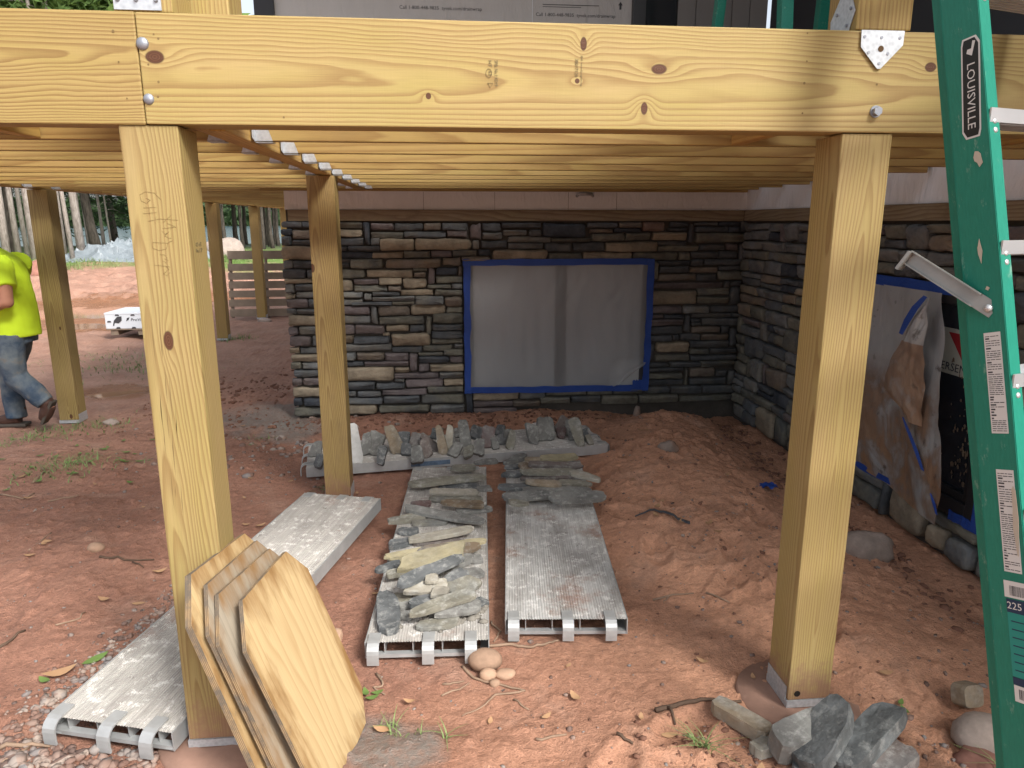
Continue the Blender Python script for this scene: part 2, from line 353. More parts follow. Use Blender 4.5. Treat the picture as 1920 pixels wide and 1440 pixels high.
def mat_ground():
    t = NT('red_soil'); p = t.tc(); s = t.sep(p); X, Y = s[0], s[1]
    big = t.noise(p, 0.9, 4, 0.6); mid = t.noise(p, 4.5, 5, 0.62); fin = t.noise(p, 38.0, 6, 0.68); gr = t.noise(p, 160.0, 3, 0.6)
    # dry sand on the heap, damp clay towards the yard
    dry = t.math('MULTIPLY', t.ramp(t.math('ADD', t.math('MULTIPLY', X, 0.38), t.math('MULTIPLY', big, 0.9)), [(0.34, 0.0), (0.80, 1.0)]), 1.0)
    damp = t.mix(mid, (0.225, 0.106, 0.072), (0.365, 0.192, 0.132))
    sand = t.mix(mid, (0.400, 0.198, 0.118), (0.575, 0.318, 0.205))
    c = t.mix(dry, damp, sand)
    yard = t.ramp(t.math('ADD', t.math('MULTIPLY', Y, 0.07), t.math('MULTIPLY', X, -0.07)), [(0.45, 0.0), (0.75, 1.0)])
    c = t.mix(yard, c, t.mix(mid, (0.27, 0.135, 0.092), (0.45, 0.28, 0.21)))
    c = t.mix(t.ramp(t.noise(p, 2.3, 6, 0.7, 0.4), [(0.54, 0.0), (0.74, 0.5)]), c, (0.125, 0.062, 0.045))
    c = t.mix(t.ramp(t.noise(t.vm('ADD', p, (7.0, 3.0, 0.0)), 3.1, 5, 0.6), [(0.56, 0.0), (0.75, 0.55)]), c, (0.40, 0.265, 0.20))
    c = t.mix(0.95, c, t.mix(fin, (0.22, 0.22, 0.22), (0.78, 0.78, 0.78)), 'OVERLAY')
    c = t.mix(0.6, c, t.mix(gr, (0.2, 0.2, 0.2), (0.8, 0.8, 0.8)), 'OVERLAY')
    # pale grit flecks
    c = t.mix(t.ramp(t.voro(p, 55.0), [(0.055, 1.0), (0.10, 0.0)]), c, t.mix(t.noise(p, 21.0, 1), (0.12, 0.07, 0.05), (0.42, 0.33, 0.27)))
    # grey mortar spill by the house corner and by the plywood
    for (mx, my, mr) in ((-1.45, 5.95, 0.55), (-0.22, 1.95, 0.20), (-1.2, 5.5, 0.3)):
        d = t.vm('DISTANCE', t.comb(X, Y, 0.0), (mx, my, 0.0))
        f = t.math('MULTIPLY', t.ramp(t.math('ADD', t.math('DIVIDE', d, mr), t.math('MULTIPLY', t.math('SUBTRACT', mid, 0.5), 1.3)), [(0.55, 1.0), (1.0, 0.0)]), t.ramp(fin, [(0.3, 0.35), (0.6, 0.9)]))
        c = t.mix(f, c, (0.20, 0.185, 0.165))
    # wet clay round the puddles
    wm = None
    for (px, py, rx, ry, a, lv) in PUD:
        dx = t.math('SUBTRACT', X, px); dy = t.math('SUBTRACT', Y, py); ca, sa = math.cos(a), math.sin(a)
        ex_ = t.math('DIVIDE', t.math('ADD', t.math('MULTIPLY', dx, ca), t.math('MULTIPLY', dy, sa)), rx * 1.5); ey_ = t.math('DIVIDE', t.math('SUBTRACT', t.math('MULTIPLY', dy, ca), t.math('MULTIPLY', dx, sa)), ry * 1.9)
        d = t.math('SQRT', t.math('ADD', t.math('MULTIPLY', ex_, ex_), t.math('MULTIPLY', ey_, ey_)))
        f = t.ramp(t.math('ADD', d, t.math('MULTIPLY', t.math('SUBTRACT', mid, .5), .8)), [(.75, 1.0), (1.0, 0.0)]); wm = f if wm is None else t.math('MAXIMUM', wm, f)
    c = t.mix(t.math('MULTIPLY', wm, .8), c, t.mix(fin, (.20, .085, .04), (.34, .17, .09)))
    # grass on the bank and under the trees
    gm = t.ramp(t.math('ADD', t.math('MULTIPLY', t.math('SUBTRACT', Y, 16.8), 0.20), t.math('SUBTRACT', t.noise(p, 0.55, 5, 0.65), 0.5)), [(0.2, 0.0), (0.42, 1.0)])
    gm = t.math('MULTIPLY', gm, t.ramp(t.noise(p, 1.4, 6, 0.7), [(0.34, 0.15), (0.5, 1.0)]))
    c = t.mix(gm, c, t.mix(t.noise(p, 9.0, 5, 0.7), (0.060, 0.115, 0.022), (0.17, 0.26, 0.06)))
    fl = t.ramp(t.math('MULTIPLY', Y, 0.01), [(0.24, 0.0), (0.30, 1.0)])
    c = t.mix(fl, c, t.mix(t.noise(p, 2.0, 5, 0.7), (0.030, 0.045, 0.014), (0.085, 0.12, 0.035)))
    wet = t.ramp(t.math('ADD', t.noise(p, 0.8, 4, 0.6), t.math('MULTIPLY', yard, 0.1)), [(0.5, 0.92), (0.7, 0.55)])
    wet = t.math('SUBTRACT', wet, t.math('MULTIPLY', wm, .45))
    h = t.math('ADD', t.math('ADD', t.math('MULTIPLY', fin, 0.9), t.math('MULTIPLY', gr, 0.35)), t.math('MULTIPLY', mid, 0.8))
    t.bump(h, 1.0, 0.016)
    return t.set(Base_Color=c, Roughness=wet)
from bisect import bisect_right
_gxl, _gyl = gx.tolist(), gy.tolist()
def Gz(x, y):                                   # bilinear lookup in the built sheet
    i = min(max(bisect_right(_gxl, x) - 1, 0), len(_gxl) - 2); j = min(max(bisect_right(_gyl, y) - 1, 0), len(_gyl) - 2)
    u = (x - _gxl[i]) / (_gxl[i + 1] - _gxl[i]); v = (y - _gyl[j]) / (_gyl[j + 1] - _gyl[j])
    return float((HH[j, i] * (1 - u) + HH[j, i + 1] * u) * (1 - v) + (HH[j + 1, i] * (1 - u) + HH[j + 1, i + 1] * u) * v)
M_GROUND = mat_ground()
tag(mobj('ground', me, M_GROUND), kind='structure')

def mat_water(name, col, rough, bscale, bstr):
    t = NT(name); p = t.tc()
    t.bump(t.noise(t.vm('MULTIPLY', p, (1.0, 2.5, 1.0)), bscale, 3), bstr, 0.02)
    t.b.inputs['Specular IOR Level'].default_value = 0.6
    return t.set(Base_Color=col, Roughness=rough)
M_LAKE = mat_water('lake_water', (0.10, 0.16, 0.19), 0.12, 0.6, 0.35)
M_MUDW = mat_water('muddy_water', (0.36, 0.20, 0.12), 0.06, 3.0, 0.05)
lk = from_data('lake', [(-1500, 55, -2.25), (900, 55, -2.25), (900, 950, -2.25), (-1500, 950, -2.25)], [(0, 1, 2, 3)], M_LAKE); tag(lk, kind='structure')
for (px, py, rx, ry, a, lv) in PUD:
    n = 32; ps = [(px + 1.35 * (rx * math.cos(t) * math.cos(a) - ry * math.sin(t) * math.sin(a)), py + 1.35 * (rx * math.cos(t) * math.sin(a) + ry * math.sin(t) * math.cos(a)), lv - .011) for t in [2 * math.pi * k / n for k in range(n)]]
    tag(from_data('puddle', [(px, py, lv - .011)] + ps, [(0, i + 1, (i + 1) % n + 1) for i in range(n)], M_MUDW), kind='structure')

# ------------------------------------------------------------------ house: stone veneer, wrap, windows
SM = {'t': stone_mat('tan_fieldstone', (0.289, 0.243, 0.179), .30, (0.211, 0.170, 0.125)),
      'b': stone_mat('brown_fieldstone', (0.176, 0.150, 0.125), .32, (0.217, 0.170, 0.118)),
      'g': stone_mat('grey_fieldstone', (0.151, 0.157, 0.158), .34, (0.198, 0.185, 0.154)),
      'd': stone_mat('dark_fieldstone', (0.092, 0.100, 0.109), .36, (0.134, 0.130, 0.118)),
      'k': stone_mat('slate_fieldstone', (0.054, 0.062, 0.076), .40, (0.096, 0.102, 0.109)),
      'o': stone_mat('olive_fieldstone', (0.156, 0.150, 0.122), .34, (0.100, 0.106, 0.108)),
      'p': stone_mat('plum_fieldstone', (0.144, 0.123, 0.125), .34, (0.167, 0.137, 0.125)),
      'r': stone_mat('rusty_fieldstone', (0.173, 0.116, 0.091), .34, (0.141, 0.130, 0.118))}
M_MORTAR = plain('mortar_bed', (0.075, 0.068, 0.060), .95, 0, .35, 14, .8, 50)
def mat_wrap(name, col):
    t = NT(name); p = t.tc(); n = t.noise(t.vm('MULTIPLY', p, (1.0, 1.0, 0.45)), 5.5, 4, 0.55, 1.2)
    f = t.noise(t.vm('MULTIPLY', p, (30.0, 30.0, 3.0)), 2.0, 3)
    t.bump(t.math('ADD', n, t.math('MULTIPLY', f, 0.15)), 0.65, 0.03)
    return t.set(Base_Color=t.mix(n, tuple(x * .90 for x in col), col), Roughness=0.5)
M_WRAP = mat_wrap('house_wrap', (0.52, 0.50, 0.48)); M_WRAPL = mat_wrap('house_wrap_low', (0.80, 0.83, 0.86))
M_INK = plain('print_ink', (0.05, 0.05, 0.055), .6, var=.1)
M_TRIM = pine('weathered_trim', 'XZY', (0.02, 0.06), .01, 85, (0.30, 0.25, 0.185), (0.18, 0.135, 0.09), rand=.08, green=0, dirt=.5, contrast=.8)
M_TRIMY = pine('weathered_trim_y', 'YZX', (0.02, 0.06), .01, 85, (0.30, 0.25, 0.185), (0.18, 0.135, 0.09), rand=.08, green=0, dirt=.5, contrast=.8)
M_BLACKF = plain('black_window_frame', (0.018, 0.018, 0.020), .38, 0, .1, 5, spec=.5)
M_GREYP = plain('grey_siding', (0.23, 0.22, 0.21), .6, 0, .06, 3)
M_DARKP = plain('charcoal_siding', (0.035, 0.037, 0.042), .55, 0, .1, 3)
M_CONC = plain('foundation_concrete', (0.17, 0.135, 0.115), .95, 0, .3, 7, .5, 40)

house = empty('house', (0, 0, 0))
tag(house, 'house wing with dark ledgestone base and grey wrapped walls behind the deck', 'house')
# stone face outlines: left, right, bottom, top in mm along the wall, colour letter
BACK = "-1268,-1106,1550,1598,d|-1103,-958,1550,1598,d|-1275,-1190,1487,1544,k|-1188,-942,1464,1536,b|-1277,-1197,1413,1484,d|-1192,-957,1412,1458,d|-1284,-946,1296,1406,t|-1273,-1198,1233,1294,g|-1195,-950,1232,1293,d|-1286,-1098,1153,1227,d|-1094,-992,1152,1226,d|-1270,-999,1112,1150,t|-1274,-1196,1033,1110,g|-1190,-946,1055,1105,d|-1270,-1197,991,1028,t|-1190,-988,996,1049,g|-1268,-1102,919,985,p|-1098,-994,914,989,d|-879,-640,1547,1593,o|-634,-585,1414,1593,k|-900,-637,1475,1538,t|-891,-632,1411,1469,d|-906,-765,1371,1404,d|-759,-508,1367,1408,d|-903,-557,1309,1362,k|-909,-842,1237,1362,g|-922,-744,1277,1307,d|-908,-754,1236,1274,d|-745,-490,1232,1300,o|-904,-634,1150,1224,o|-921,-739,1053,1139,t|-725,-531,1102,1143,p|-728,-462,1042,1092,o|-918,-660,990,1043,g|-923,-662,933,984,g|-652,-583,970,1030,g|-573,-392,1526,1590,p|-386,-159,1527,1590,d|-151,-13,1530,1587,b|-4,198,1530,1587,d|209,307,1455,1585,p|-576,-318,1467,1516,o|-312,25,1473,1521,d|34,194,1476,1528,p|-578,-506,1413,1471,g|-503,-235,1370,1462,t|-226,232,1373,1467,t|241,289,1380,1449,g|-574,-321,1309,1360,t|-316,-107,1314,1368,o|-101,66,1317,1365,p|72,273,1327,1376,o|-468,-19,1230,1307,b|-10,146,1246,1317,b|152,378,1280,1322,b|-624,-253,1151,1222,t|-247,-139,1203,1229,o|-242,-147,1156,1197,b|-132,-74,1097,1239,p|-66,112,1165,1234,k|119,153,1165,1242,b|-527,-343,1094,1150,t|-337,-142,1064,1146,t|-64,150,1105,1159,o|-455,-350,1043,1088,b|-134,55,1067,1093,o|61,149,1063,1099,g|-352,-88,1005,1056,t|-79,148,1000,1057,o|-581,-364,1009,1036,d|-583,-242,965,1002,g|-751,-429,932,961,d|-425,-243,928,961,o|-237,-6,930,1003,g|-1,147,914,990,b|-947,-607,859,928,p|-598,-544,776,925,g|-539,-284,843,924,b|-278,7,847,933,t|18,149,863,907,o|-928,-607,779,851,g|-535,-169,773,837,o|-164,-109,681,844,o|-101,148,775,855,o|-938,-740,695,772,p|-735,-492,692,771,p|-482,-296,713,764,t|-288,-172,709,765,d|-102,151,715,768,d|-511,-457,677,705,t|-747,-459,618,675,d|-953,-754,622,686,t|-448,-120,587,700,t|-109,148,651,709,d|-110,147,606,645,o|-966,-445,549,613,g|-440,-195,536,580,d|-184,55,540,598,o|78,147,564,597,g|-12,151,507,557,o|-941,-738,477,544,g|-731,-508,476,541,b|-499,-307,465,533,p|-299,-233,372,526,p|-223,-20,507,530,o|-225,28,441,501,k|35,148,438,500,p|-959,-679,424,467,d|-670,-309,418,461,p|-955,-433,297,412,t|-423,-305,364,406,t|-224,-138,372,436,p|-131,149,366,432,t|-428,-61,314,358,p|-51,146,308,358,g|-427,-347,288,311,d|-340,-25,232,308,p|-17,145,250,299,t|-955,-591,223,289,d|-583,-348,229,282,d|-158,144,185,242,o|-964,-751,171,217,d|-742,-546,166,212,d|-534,-166,179,223,p|-960,-537,105,159,d|-526,-222,100,170,d|-211,147,90,175,o|157,222,-6,180,k|-983,-584,19,96,t|-573,-146,20,90,o|-137,149,5,79,g|-1275,-1196,868,908,d|-1192,-960,865,902,d|-1270,-988,770,859,t|-1270,-1191,692,765,p|-1184,-959,693,766,g|-1269,-1097,603,684,p|-1092,-968,601,682,d|-1268,-1193,540,594,t|-1186,-1026,539,595,d|-1265,-1027,474,532,t|-1270,-1185,411,469,o|-1178,-1025,410,463,g|-1255,-977,340,403,d|-1266,-1187,267,335,p|-1182,-1018,267,334,p|-1277,-1010,167,257,t|-1271,-1195,94,162,k|-1188,-1038,93,159,k|-1269,-1028,13,84,o|316,471,1519,1586,d|478,798,1545,1587,d|486,682,1487,1535,g|694,806,1482,1537,g|815,1173,1471,1587,k|1181,1435,1548,1593,d|1445,1633,1549,1590,b|1644,1825,1521,1593,r|317,478,1453,1511,g|1206,1397,1509,1539,b|1405,1632,1514,1544,k|528,881,1431,1479,g|886,1210,1439,1464,o|1221,1494,1442,1504,o|1502,1705,1445,1508,o|309,520,1384,1444,d|528,815,1381,1424,g|827,1050,1357,1429,d|1062,1330,1362,1431,d|1338,1776,1355,1433,t|285,381,1327,1376,k|391,855,1280,1374,t|861,1142,1282,1350,o|1150,1567,1284,1354,t|1575,1950,1285,1347,o|1874,2027,1556,1593,d|1867,2021,1520,1548,d|2039,2086,1421,1590,d|2091,2285,1564,1593,d|2291,2476,1564,1594,k|2097,2370,1513,1556,d|2377,2479,1513,1555,k|2484,2548,1509,1599,d|1732,2020,1444,1508,t|2101,2542,1424,1504,o|1781,2021,1407,1436,d|1783,2129,1357,1400,o|2135,2355,1363,1409,d|2361,2470,1362,1420,p|2480,2538,1276,1430,d|1964,2062,1278,1345,o|2069,2298,1296,1350,d|2308,2469,1298,1355,d|1733,1792,1111,1277,o|1797,2062,1241,1276,d|2072,2179,1238,1289,d|2185,2522,1240,1290,d|1801,2055,1179,1231,d|2062,2307,1176,1223,b|2318,2529,1199,1233,d|1801,2116,1112,1168,b|2122,2301,1111,1165,d|2310,2543,1115,1190,o|1730,2364,1047,1099,p|2373,2422,1047,1106,d|2431,2522,1065,1105,d|1729,2132,907,1039,t|2139,2420,986,1046,o|2136,2423,916,976,o|2428,2530,906,1057,d|1730,2014,835,892,p|2020,2257,832,903,g|2263,2525,838,896,d|1728,1857,793,823,p|1864,2026,794,824,k|2038,2096,667,818,d|2104,2450,794,833,d|2460,2536,799,830,d|1730,2029,730,785,p|2103,2182,761,787,d|2105,2188,728,755,d|2194,2533,725,788,d|1730,2029,659,723,d|2106,2365,665,718,b|2373,2444,662,715,d|2456,2524,547,714,d|1729,1940,597,648,d|1944,2004,604,651,d|2011,2187,602,658,d|2194,2441,601,657,b|1731,1792,420,587,d|1798,2095,488,595,t|2104,2451,536,595,d|2104,2271,477,529,o|2282,2526,483,529,d|1802,2100,421,478,o|2111,2530,425,470,d|1736,1926,369,408,d|1932,2198,370,411,d|2205,2510,361,415,o|1734,2056,328,361,d|1732,2047,267,321,o|1731,2058,207,260,d|2070,2095,205,353,o|2105,2342,275,358,b|2349,2448,278,339,d|2112,2446,204,266,d|2458,2521,200,342,d|1731,1945,135,199,d|1952,2230,129,197,d|2237,2524,125,195,d|1672,2022,53,123,o|2029,2512,57,113,o|228,619,107,184,t|625,847,114,188,g|854,1202,137,186,o|1214,1434,139,182,o|1443,1699,136,185,o|232,568,51,97,p|574,801,50,101,b|807,1065,62,124,o|1073,1335,69,127,d|1342,1662,48,122,o|231,602,1,44,p"
def stone_mesh(name, x0, x1, z0, z1, seed, depth, vert=False):
    rr = random.Random(seed); w, h = x1 - x0, z1 - z0; cx, cz = (x0 + x1) / 2, (z0 + z1) / 2
    nx = 3 if w > h * 1.3 else 2; nz = 3 if h > w * 1.3 else 2
    rad = min(w, h) * rr.uniform(.10, .28); j = min(w, h) * .075
    pts = []
    def side(a, b, n):
        for i in range(n):
            t = i / n; pts.append((a[0] + (b[0] - a[0]) * t, a[1] + (b[1] - a[1]) * t))
    hw, hh = w / 2, h / 2
    sk = [min(h * rr.uniform(-.10, .13), .02) for _ in range(4)]; skx = [min(h * rr.uniform(-.06, .12), .02) for _ in range(4)]
    co = [(-hw + max(0, skx[0]), -hh + max(0, sk[0])), (hw - max(0, skx[1]), -hh + max(0, sk[1])), (hw - max(0, skx[2]), hh - max(0, sk[2])), (-hw + max(0, skx[3]), hh - max(0, sk[3]))]
    for k in range(4):
        c = co[k]; p = co[k - 1]; n = co[(k + 1) % 4]
        dp = Vector((p[0] - c[0], p[1] - c[1])); dn = Vector((n[0] - c[0], n[1] - c[1]))
        ra = rad * rr.uniform(.6, 1.3)
        a = Vector(c) + dp.normalized() * min(ra, dp.length * .4); b = Vector(c) + dn.normalized() * min(ra, dn.length * .4)
        mid = Vector(c) * .42 + (a + b) * .29
        pts += [tuple(a), tuple(mid), tuple(b)]
        m = nx if k % 2 == 0 else nz
        e = Vector(n) + (Vector(c) - Vector(n)).normalized() * min(rad, dn.length * .4)
        for i in range(1, m): 
            t = i / m; pts.append((b.x + (e.x - b.x) * t + rr.uniform(-j, j) * .6, b.y + (e.y - b.y) * t + rr.uniform(-j, j)))
    n = len(pts); vs = []; fs = []
    dz = depth * rr.uniform(.75, 1.25); ti = rr.uniform(-.18, .18) * dz; tj = rr.uniform(-.15, .25) * dz
    for (s, d, jj) in ((1.02, -0.012, 0), (1.0, .55, .5), (.955, .90, .8), (.80, 1.0, 1.0)):
        for (px, pz) in pts:
            if s < 1: sx = (hw - (1 - s) * min(w, h)) / hw; sz = (hh - (1 - s) * min(w, h)) / hh
            else: sx = sz = s
            dd = d * dz + (ti * px / hw + tj * pz / hh) * max(0, d) + rr.uniform(-1, 1) * .13 * dz * jj
            vs.append((px * sx, -dd, pz * sz))
    for r in range(3):
        for i in range(n):
            a, b = r * n + i, r * n + (i + 1) % n; fs.append((a, b, b + n, a + n))
    vs.append((rr.uniform(-.1, .1) * w, -dz * rr.uniform(1.0, 1.12), rr.uniform(-.1, .1) * h)); c = len(vs) - 1
    for i in range(n): fs.append((3 * n + i, 3 * n + (i + 1) % n, c))
    me = bpy.data.meshes.new(name); me.from_pydata(vs, [], fs); me.update()
    for p in me.polygons: p.use_smooth = True
    return me, cx, cz
def wall_box(name, mat, *b, bev=0): return box(name, *b, mat, house, bev)
back = wall_box('stone_wall', M_MORTAR, -1.235, 2.62, 5.955, 6.19, -0.30, 1.697)
back['label'] = 'back wall of mixed dark ledgestone around the masked window'
for i, e in enumerate(BACK.split('|')):
    x0, x1, z0, z1, c = e.split(','); x0, x1, z0, z1 = (int(q) / 1000 for q in (x0, x1, z0, z1))
    g = -0.0012
    me, cx, cz = stone_mesh('stone', x0 + g, x1 - g, z0 + g, z1 - g, i, 0.052)
    mobj('stone', me, SM[c], back, (cx, 5.953, cz))
# coursed filler: stones for the return wall on the right (faces -X), hidden left flank stays wrapped
def courses(a0, a1, z0, z1, seed, hole=None):
    rr = random.Random(seed); out = []; z = z0
    while z < z1 - .02:
        hgt = min(rr.choice((.075, .11, .13, .15, .17)), z1 - z)
        if z1 - (z + hgt) < .04: hgt = z1 - z
        a = a0
        while a < a1 - .01:
            k = rr.random(); wd = rr.uniform(.15, .40)
            if k < .12 and hgt > .11: wd = rr.uniform(.05, .075)
            if a1 - (a + wd) < .08: wd = a1 - a
            if k > .52 and hgt > .105 and wd > .1:
                s = rr.uniform(.38, .62)
                for (q0, q1) in ((z, z + hgt * s), (z + hgt * s, z + hgt)):
                    if rr.random() < .4 and wd > .26:
                        m = a + wd * rr.uniform(.35, .65); out += [(a, m, q0, q1), (m, a + wd, q0, q1)]
                    else: out.append((a, a + wd, q0, q1))
            else: out.append((a, a + wd, z, z + hgt))
            a += wd
        z += hgt
    return out
rw = wall_box('stone_wall', M_MORTAR, 2.545, 2.69, 0.4, 5.953, -0.35, 1.697)
rw['label'] = 'side wall of grey ledgestone running towards the green ladder'
rr = random.Random(21)
rows = courses(2.45, 5.88, 1.30, 1.588, 31) + courses(4.37, 5.88, 0.15, 1.30, 32) + courses(2.45, 5.88, -0.06, 0.15, 33) + courses(2.45, 2.92, .15, 1.30, 34)
for i, (a0, a1, z0, z1) in enumerate(rows):
    c = rr.choice('gggdddooobtpgk'); g = .0015
    me, ca, cz = stone_mesh('stone', a0 + g, a1 - g, z0 + g, z1 - g, 900 + i, 0.048)
    mobj('stone', me, SM[c], rw, (2.543, ca, cz), (0, 0, R(-90)))
box('unseen_shade_roof', -1.45, 2.58, 2.85, 6.3, 4.85, 5.05, M_DARKP, house)  # assumed roof out of view, added and sized to shade the walls
# timber skirt and wrap strip above the stone, ledger line
wall_box('trim_board', M_TRIM, -1.21, 2.50, 5.905, 5.95, 1.604, 1.688)
wall_box('trim_board', M_TRIMY, 2.50, 2.54, 0.4, 5.90, 1.604, 1.690)
wall_box('house_wrap', M_WRAPL, -1.235, 2.53, 5.93, 6.2, 1.690, 2.08)
wall_box('house_wrap', M_WRAPL, 2.525, 2.70, 0.4, 5.93, 1.692, 2.08)
for x in (-.15, .42, 1.02, 1.42): box('seam', x, x + .002, 5.927, 5.931, 1.69, 1.83, M_INK, house)
# upper storey
wall_box('house_wrap', M_WRAP, -1.215, 1.50, 5.96, 6.2, 2.0805, 5.2)
for x in (.72,): box('seam', x, x + .003, 5.955, 5.9605, 2.1, 5.2, M_WRAPL, house)
wall_box('corner_board', M_DARKP, -1.36, -1.215, 5.93, 6.2, 2.08, 5.2, bev=.004)
wall_box('side_wall', M_WRAPL, -1.236, -1.05, 6.2, 13.0, -.3, 5.2)
dr = box('door_frame', 1.50, 1.60, 5.90, 6.2, 2.08, 5.2, M_BLACKF, house, .004)
box('door_panel', 1.60, 1.85, 5.93, 6.2, 2.08, 5.2, plain('dark_glass_panel', (.012, .014, .017), .12, 0, .1, 3, spec=.6), house)
for k in range(5): box('siding_panel', 1.86 + k * .145, 2.0 + k * .145, 5.92, 6.2, 2.08, 5.2, M_GREYP, house, .004)
wall_box('side_wall', M_DARKP, 2.6, 2.75, 0.4, 5.9, 2.08, 5.2)
for k in range(8):
    box('siding_panel', 2.575, 2.60, 0.5 + k * .66, 1.14 + k * .66, 2.08, 5.2, M_DARKP if k % 3 else M_GREYP, house, .003)
for (tx, tz, s, b) in ((0.02, 3.18, .036, 'Call 1-800-448-9835  tyvek.com/drainwrap'), (1.06, 3.155, .036, 'Call 1-800-448-9835  tyvek.com/drainwrap')):
    text('lettering', b, s, M_INK, house, frame((tx, 5.958, tz), (1, 0, 0), (0, 0, 1)))
box('printed_rule', .80, 1.24, 5.9565, 5.9585, 3.225, 3.229, M_INK, house); box('printed_rule', .80, 1.10, 5.9565, 5.9585, 3.210, 3.213, M_INK, house)
prism('printed_arrow', [(-.018, 0), (0, .026), (.018, 0), (.008, 0), (.008, -.03), (-.008, -.03), (-.008, 0)], 0, .0012, M_INK, house, loc=(1.41, 5.9595, 3.235), rot=(R(90), 0, 0))
bm = bmesh.new(); bm_tube(bm, [(1.085, 5.90, 1.80), (1.10, 5.86, 1.815), (1.20, 5.86, 1.815), (1.215, 5.90, 1.80)], .012, 8)
from_bm('vent_rim', bm, plain('vent_metal', (.4, .4, .4), .4, .8), house, smooth=True)

# masked window in the back wall
def mat_film(name, col, alpha, dirt=0.0, more=0.0):
    t = NT(name); p = t.tc()
    n = t.noise(t.vm('MULTIPLY', p, (1.0, 1.0, .35)), 7.0, 4, .55, 1.6)
    t.bump(n, .5, .02)
    c = col; a = alpha
    if dirt:
        z = t.sep(p)[2]
        m = t.ramp(t.noise(t.vm('ADD', p, (3.1, 0, 1.7)), 4.2, 6, .62, .5), [(.44 - more, 0.0), (.60 - more, 1.0)])
        m = t.math('MULTIPLY', m, t.ramp(z, [(0.25, 1.0), (.50 + more * 4, .9), (.62 + more * 5, .0)]))
        c = t.mix(m, col, t.mix(t.noise(p, 16, 5, .7), (.155, .085, .05), (.34, .22, .14)))
        c = t.mix(t.ramp(t.noise(t.vm('ADD', p, (1.3, .5, .2)), 9.0, 5, .6), [(.62, 0.0), (.7, .8)]), c, (.045, .03, .022))
        a = t.math('MAXIMUM', alpha, t.math('MULTIPLY', m, .97))
    tr = t.n('ShaderNodeBsdfTransparent'); tr.inputs[0].default_value = (.85, .87, .9, 1)
    mx = t.n('ShaderNodeMixShader'); t.put(mx.inputs[0], a)
    t.t.links.new(tr.outputs[0], mx.inputs[1]); t.t.links.new(t.b.outputs[0], mx.inputs[2]); t.t.links.new(mx.outputs[0], t.out.inputs[0])
    t.b.inputs['Specular IOR Level'].default_value = .5
    return t.set(Base_Color=c, Roughness=.32)
M_FILM = mat_film('masking_film', (.42, .43, .44), .40)
M_FILMD = mat_film('muddy_masking_film', (.42, .43, .44), .74, 1.0, .05); M_FILMF = mat_film('mud_caked_film', (.38, .38, .38), .86, 1.0, .16)
def mat_tape():
    t = NT('blue_tape'); v = t.tc()
    t.bump(t.noise(t.vm('MULTIPLY', v, (1.0, 1.0, 3.0)), 18, 3, .5, 1.0), .35, .01)
    return t.set(Base_Color=t.mix(t.noise(v, 7, 3), (.012, .040, .205), (.020, .070, .33)), Roughness=.45)
M_TAPE = mat_tape()
M_SASH = plain('window_sash_white', (.44, .44, .43), .5, 0, .06)
M_GLASSL = plain('pale_window_pane', (.46, .47, .47), .25, 0, .15, 2, spec=.5)
M_GLASSD = plain('dark_window_pane', (.016, .020, .027), .10, 0, .2, 2, spec=.6)
M_MULL = plain('dark_mullion', (.05, .05, .055), .5, 0, .1)
win = box('window', .17, 1.735, 5.935, 5.952, .18, 1.285, M_GLASSL, house); win['label'] = 'window in the back wall masked with grey film and blue tape'
box('mullion', .925, 1.015, 5.908, 5.934, .22, 1.25, M_MULL, win)
box('sash', .20, .24, 5.920, 5.934, .22, 1.25, M_MULL, win); box('sash', 1.665, 1.705, 5.920, 5.934, .22, 1.25, M_MULL, win)
def sheet(name, fn, nu, nv, mat, parent, smooth=True):
    vs = [fn(i / nu, j / nv) for j in range(nv + 1) for i in range(nu + 1)]
    fs = [(j * (nu + 1) + i, j * (nu + 1) + i + 1, (j + 1) * (nu + 1) + i + 1, (j + 1) * (nu + 1) + i) for j in range(nv) for i in range(nu)]
    return from_data(name, vs, fs, mat, parent, smooth=smooth)
def film(u, v):
    x = .195 + 1.515 * u; z = .215 + 1.045 * v
    e = min(u, 1 - u, v, 1 - v) * 9; e = min(1, e)
    y = 5.897 - .008 * e * (1 + float(fbm(x * 4, z * 2.2, 3))) - .003 * e * float(vnoise(x * 16 + 3 * float(vnoise(z * 2.5, x)), z * 3 + x * 5))
    k = max(0, (u - .80) / .2) * max(0, (.22 - v) / .22)
    y -= .05 * min(1, k * 3) * 1.0
    if k > .12: x -= (k - .12) * .12; z += (k - .12) * .15
    return (x, y, z)
sheet('plastic_sheet', film, 70, 50, M_FILM, win)
def tape(name, p0, p1, wd, parent, axis='X', jit=.004, seed=1):
    rr = random.Random(seed); n = 14; vs = []
    for i in range(n + 1):
        t = i / n; a = [p0[k] + (p1[k] - p0[k]) * t for k in range(3)]
        lo = -wd / 2 + rr.uniform(-jit, jit); hi = wd / 2 + rr.uniform(-jit, jit)
        for s in (lo, hi):
            b = list(a); b[2 if axis == 'X' else 0] += s; b[1] += rr.uniform(-.0012, .0012); vs.append(b)
    fs = [(2 * i, 2 * i + 2, 2 * i + 3, 2 * i + 1) for i in range(n)]
    bm = bmesh.new(); q = [bm.verts.new(v) for v in vs]
    for f in fs: bm.faces.new([q[i] for i in f])
    solid(bm, .0012)
    return from_bm(name, bm, M_TAPE, parent)
tape('tape', (.155, 5.886, 1.275), (1.745, 5.886, 1.272), .052, win, 'X', .004, 1); tape('tape', (.16, 5.886, .205), (1.74, 5.886, .195), .055, win, 'X', .004, 2)
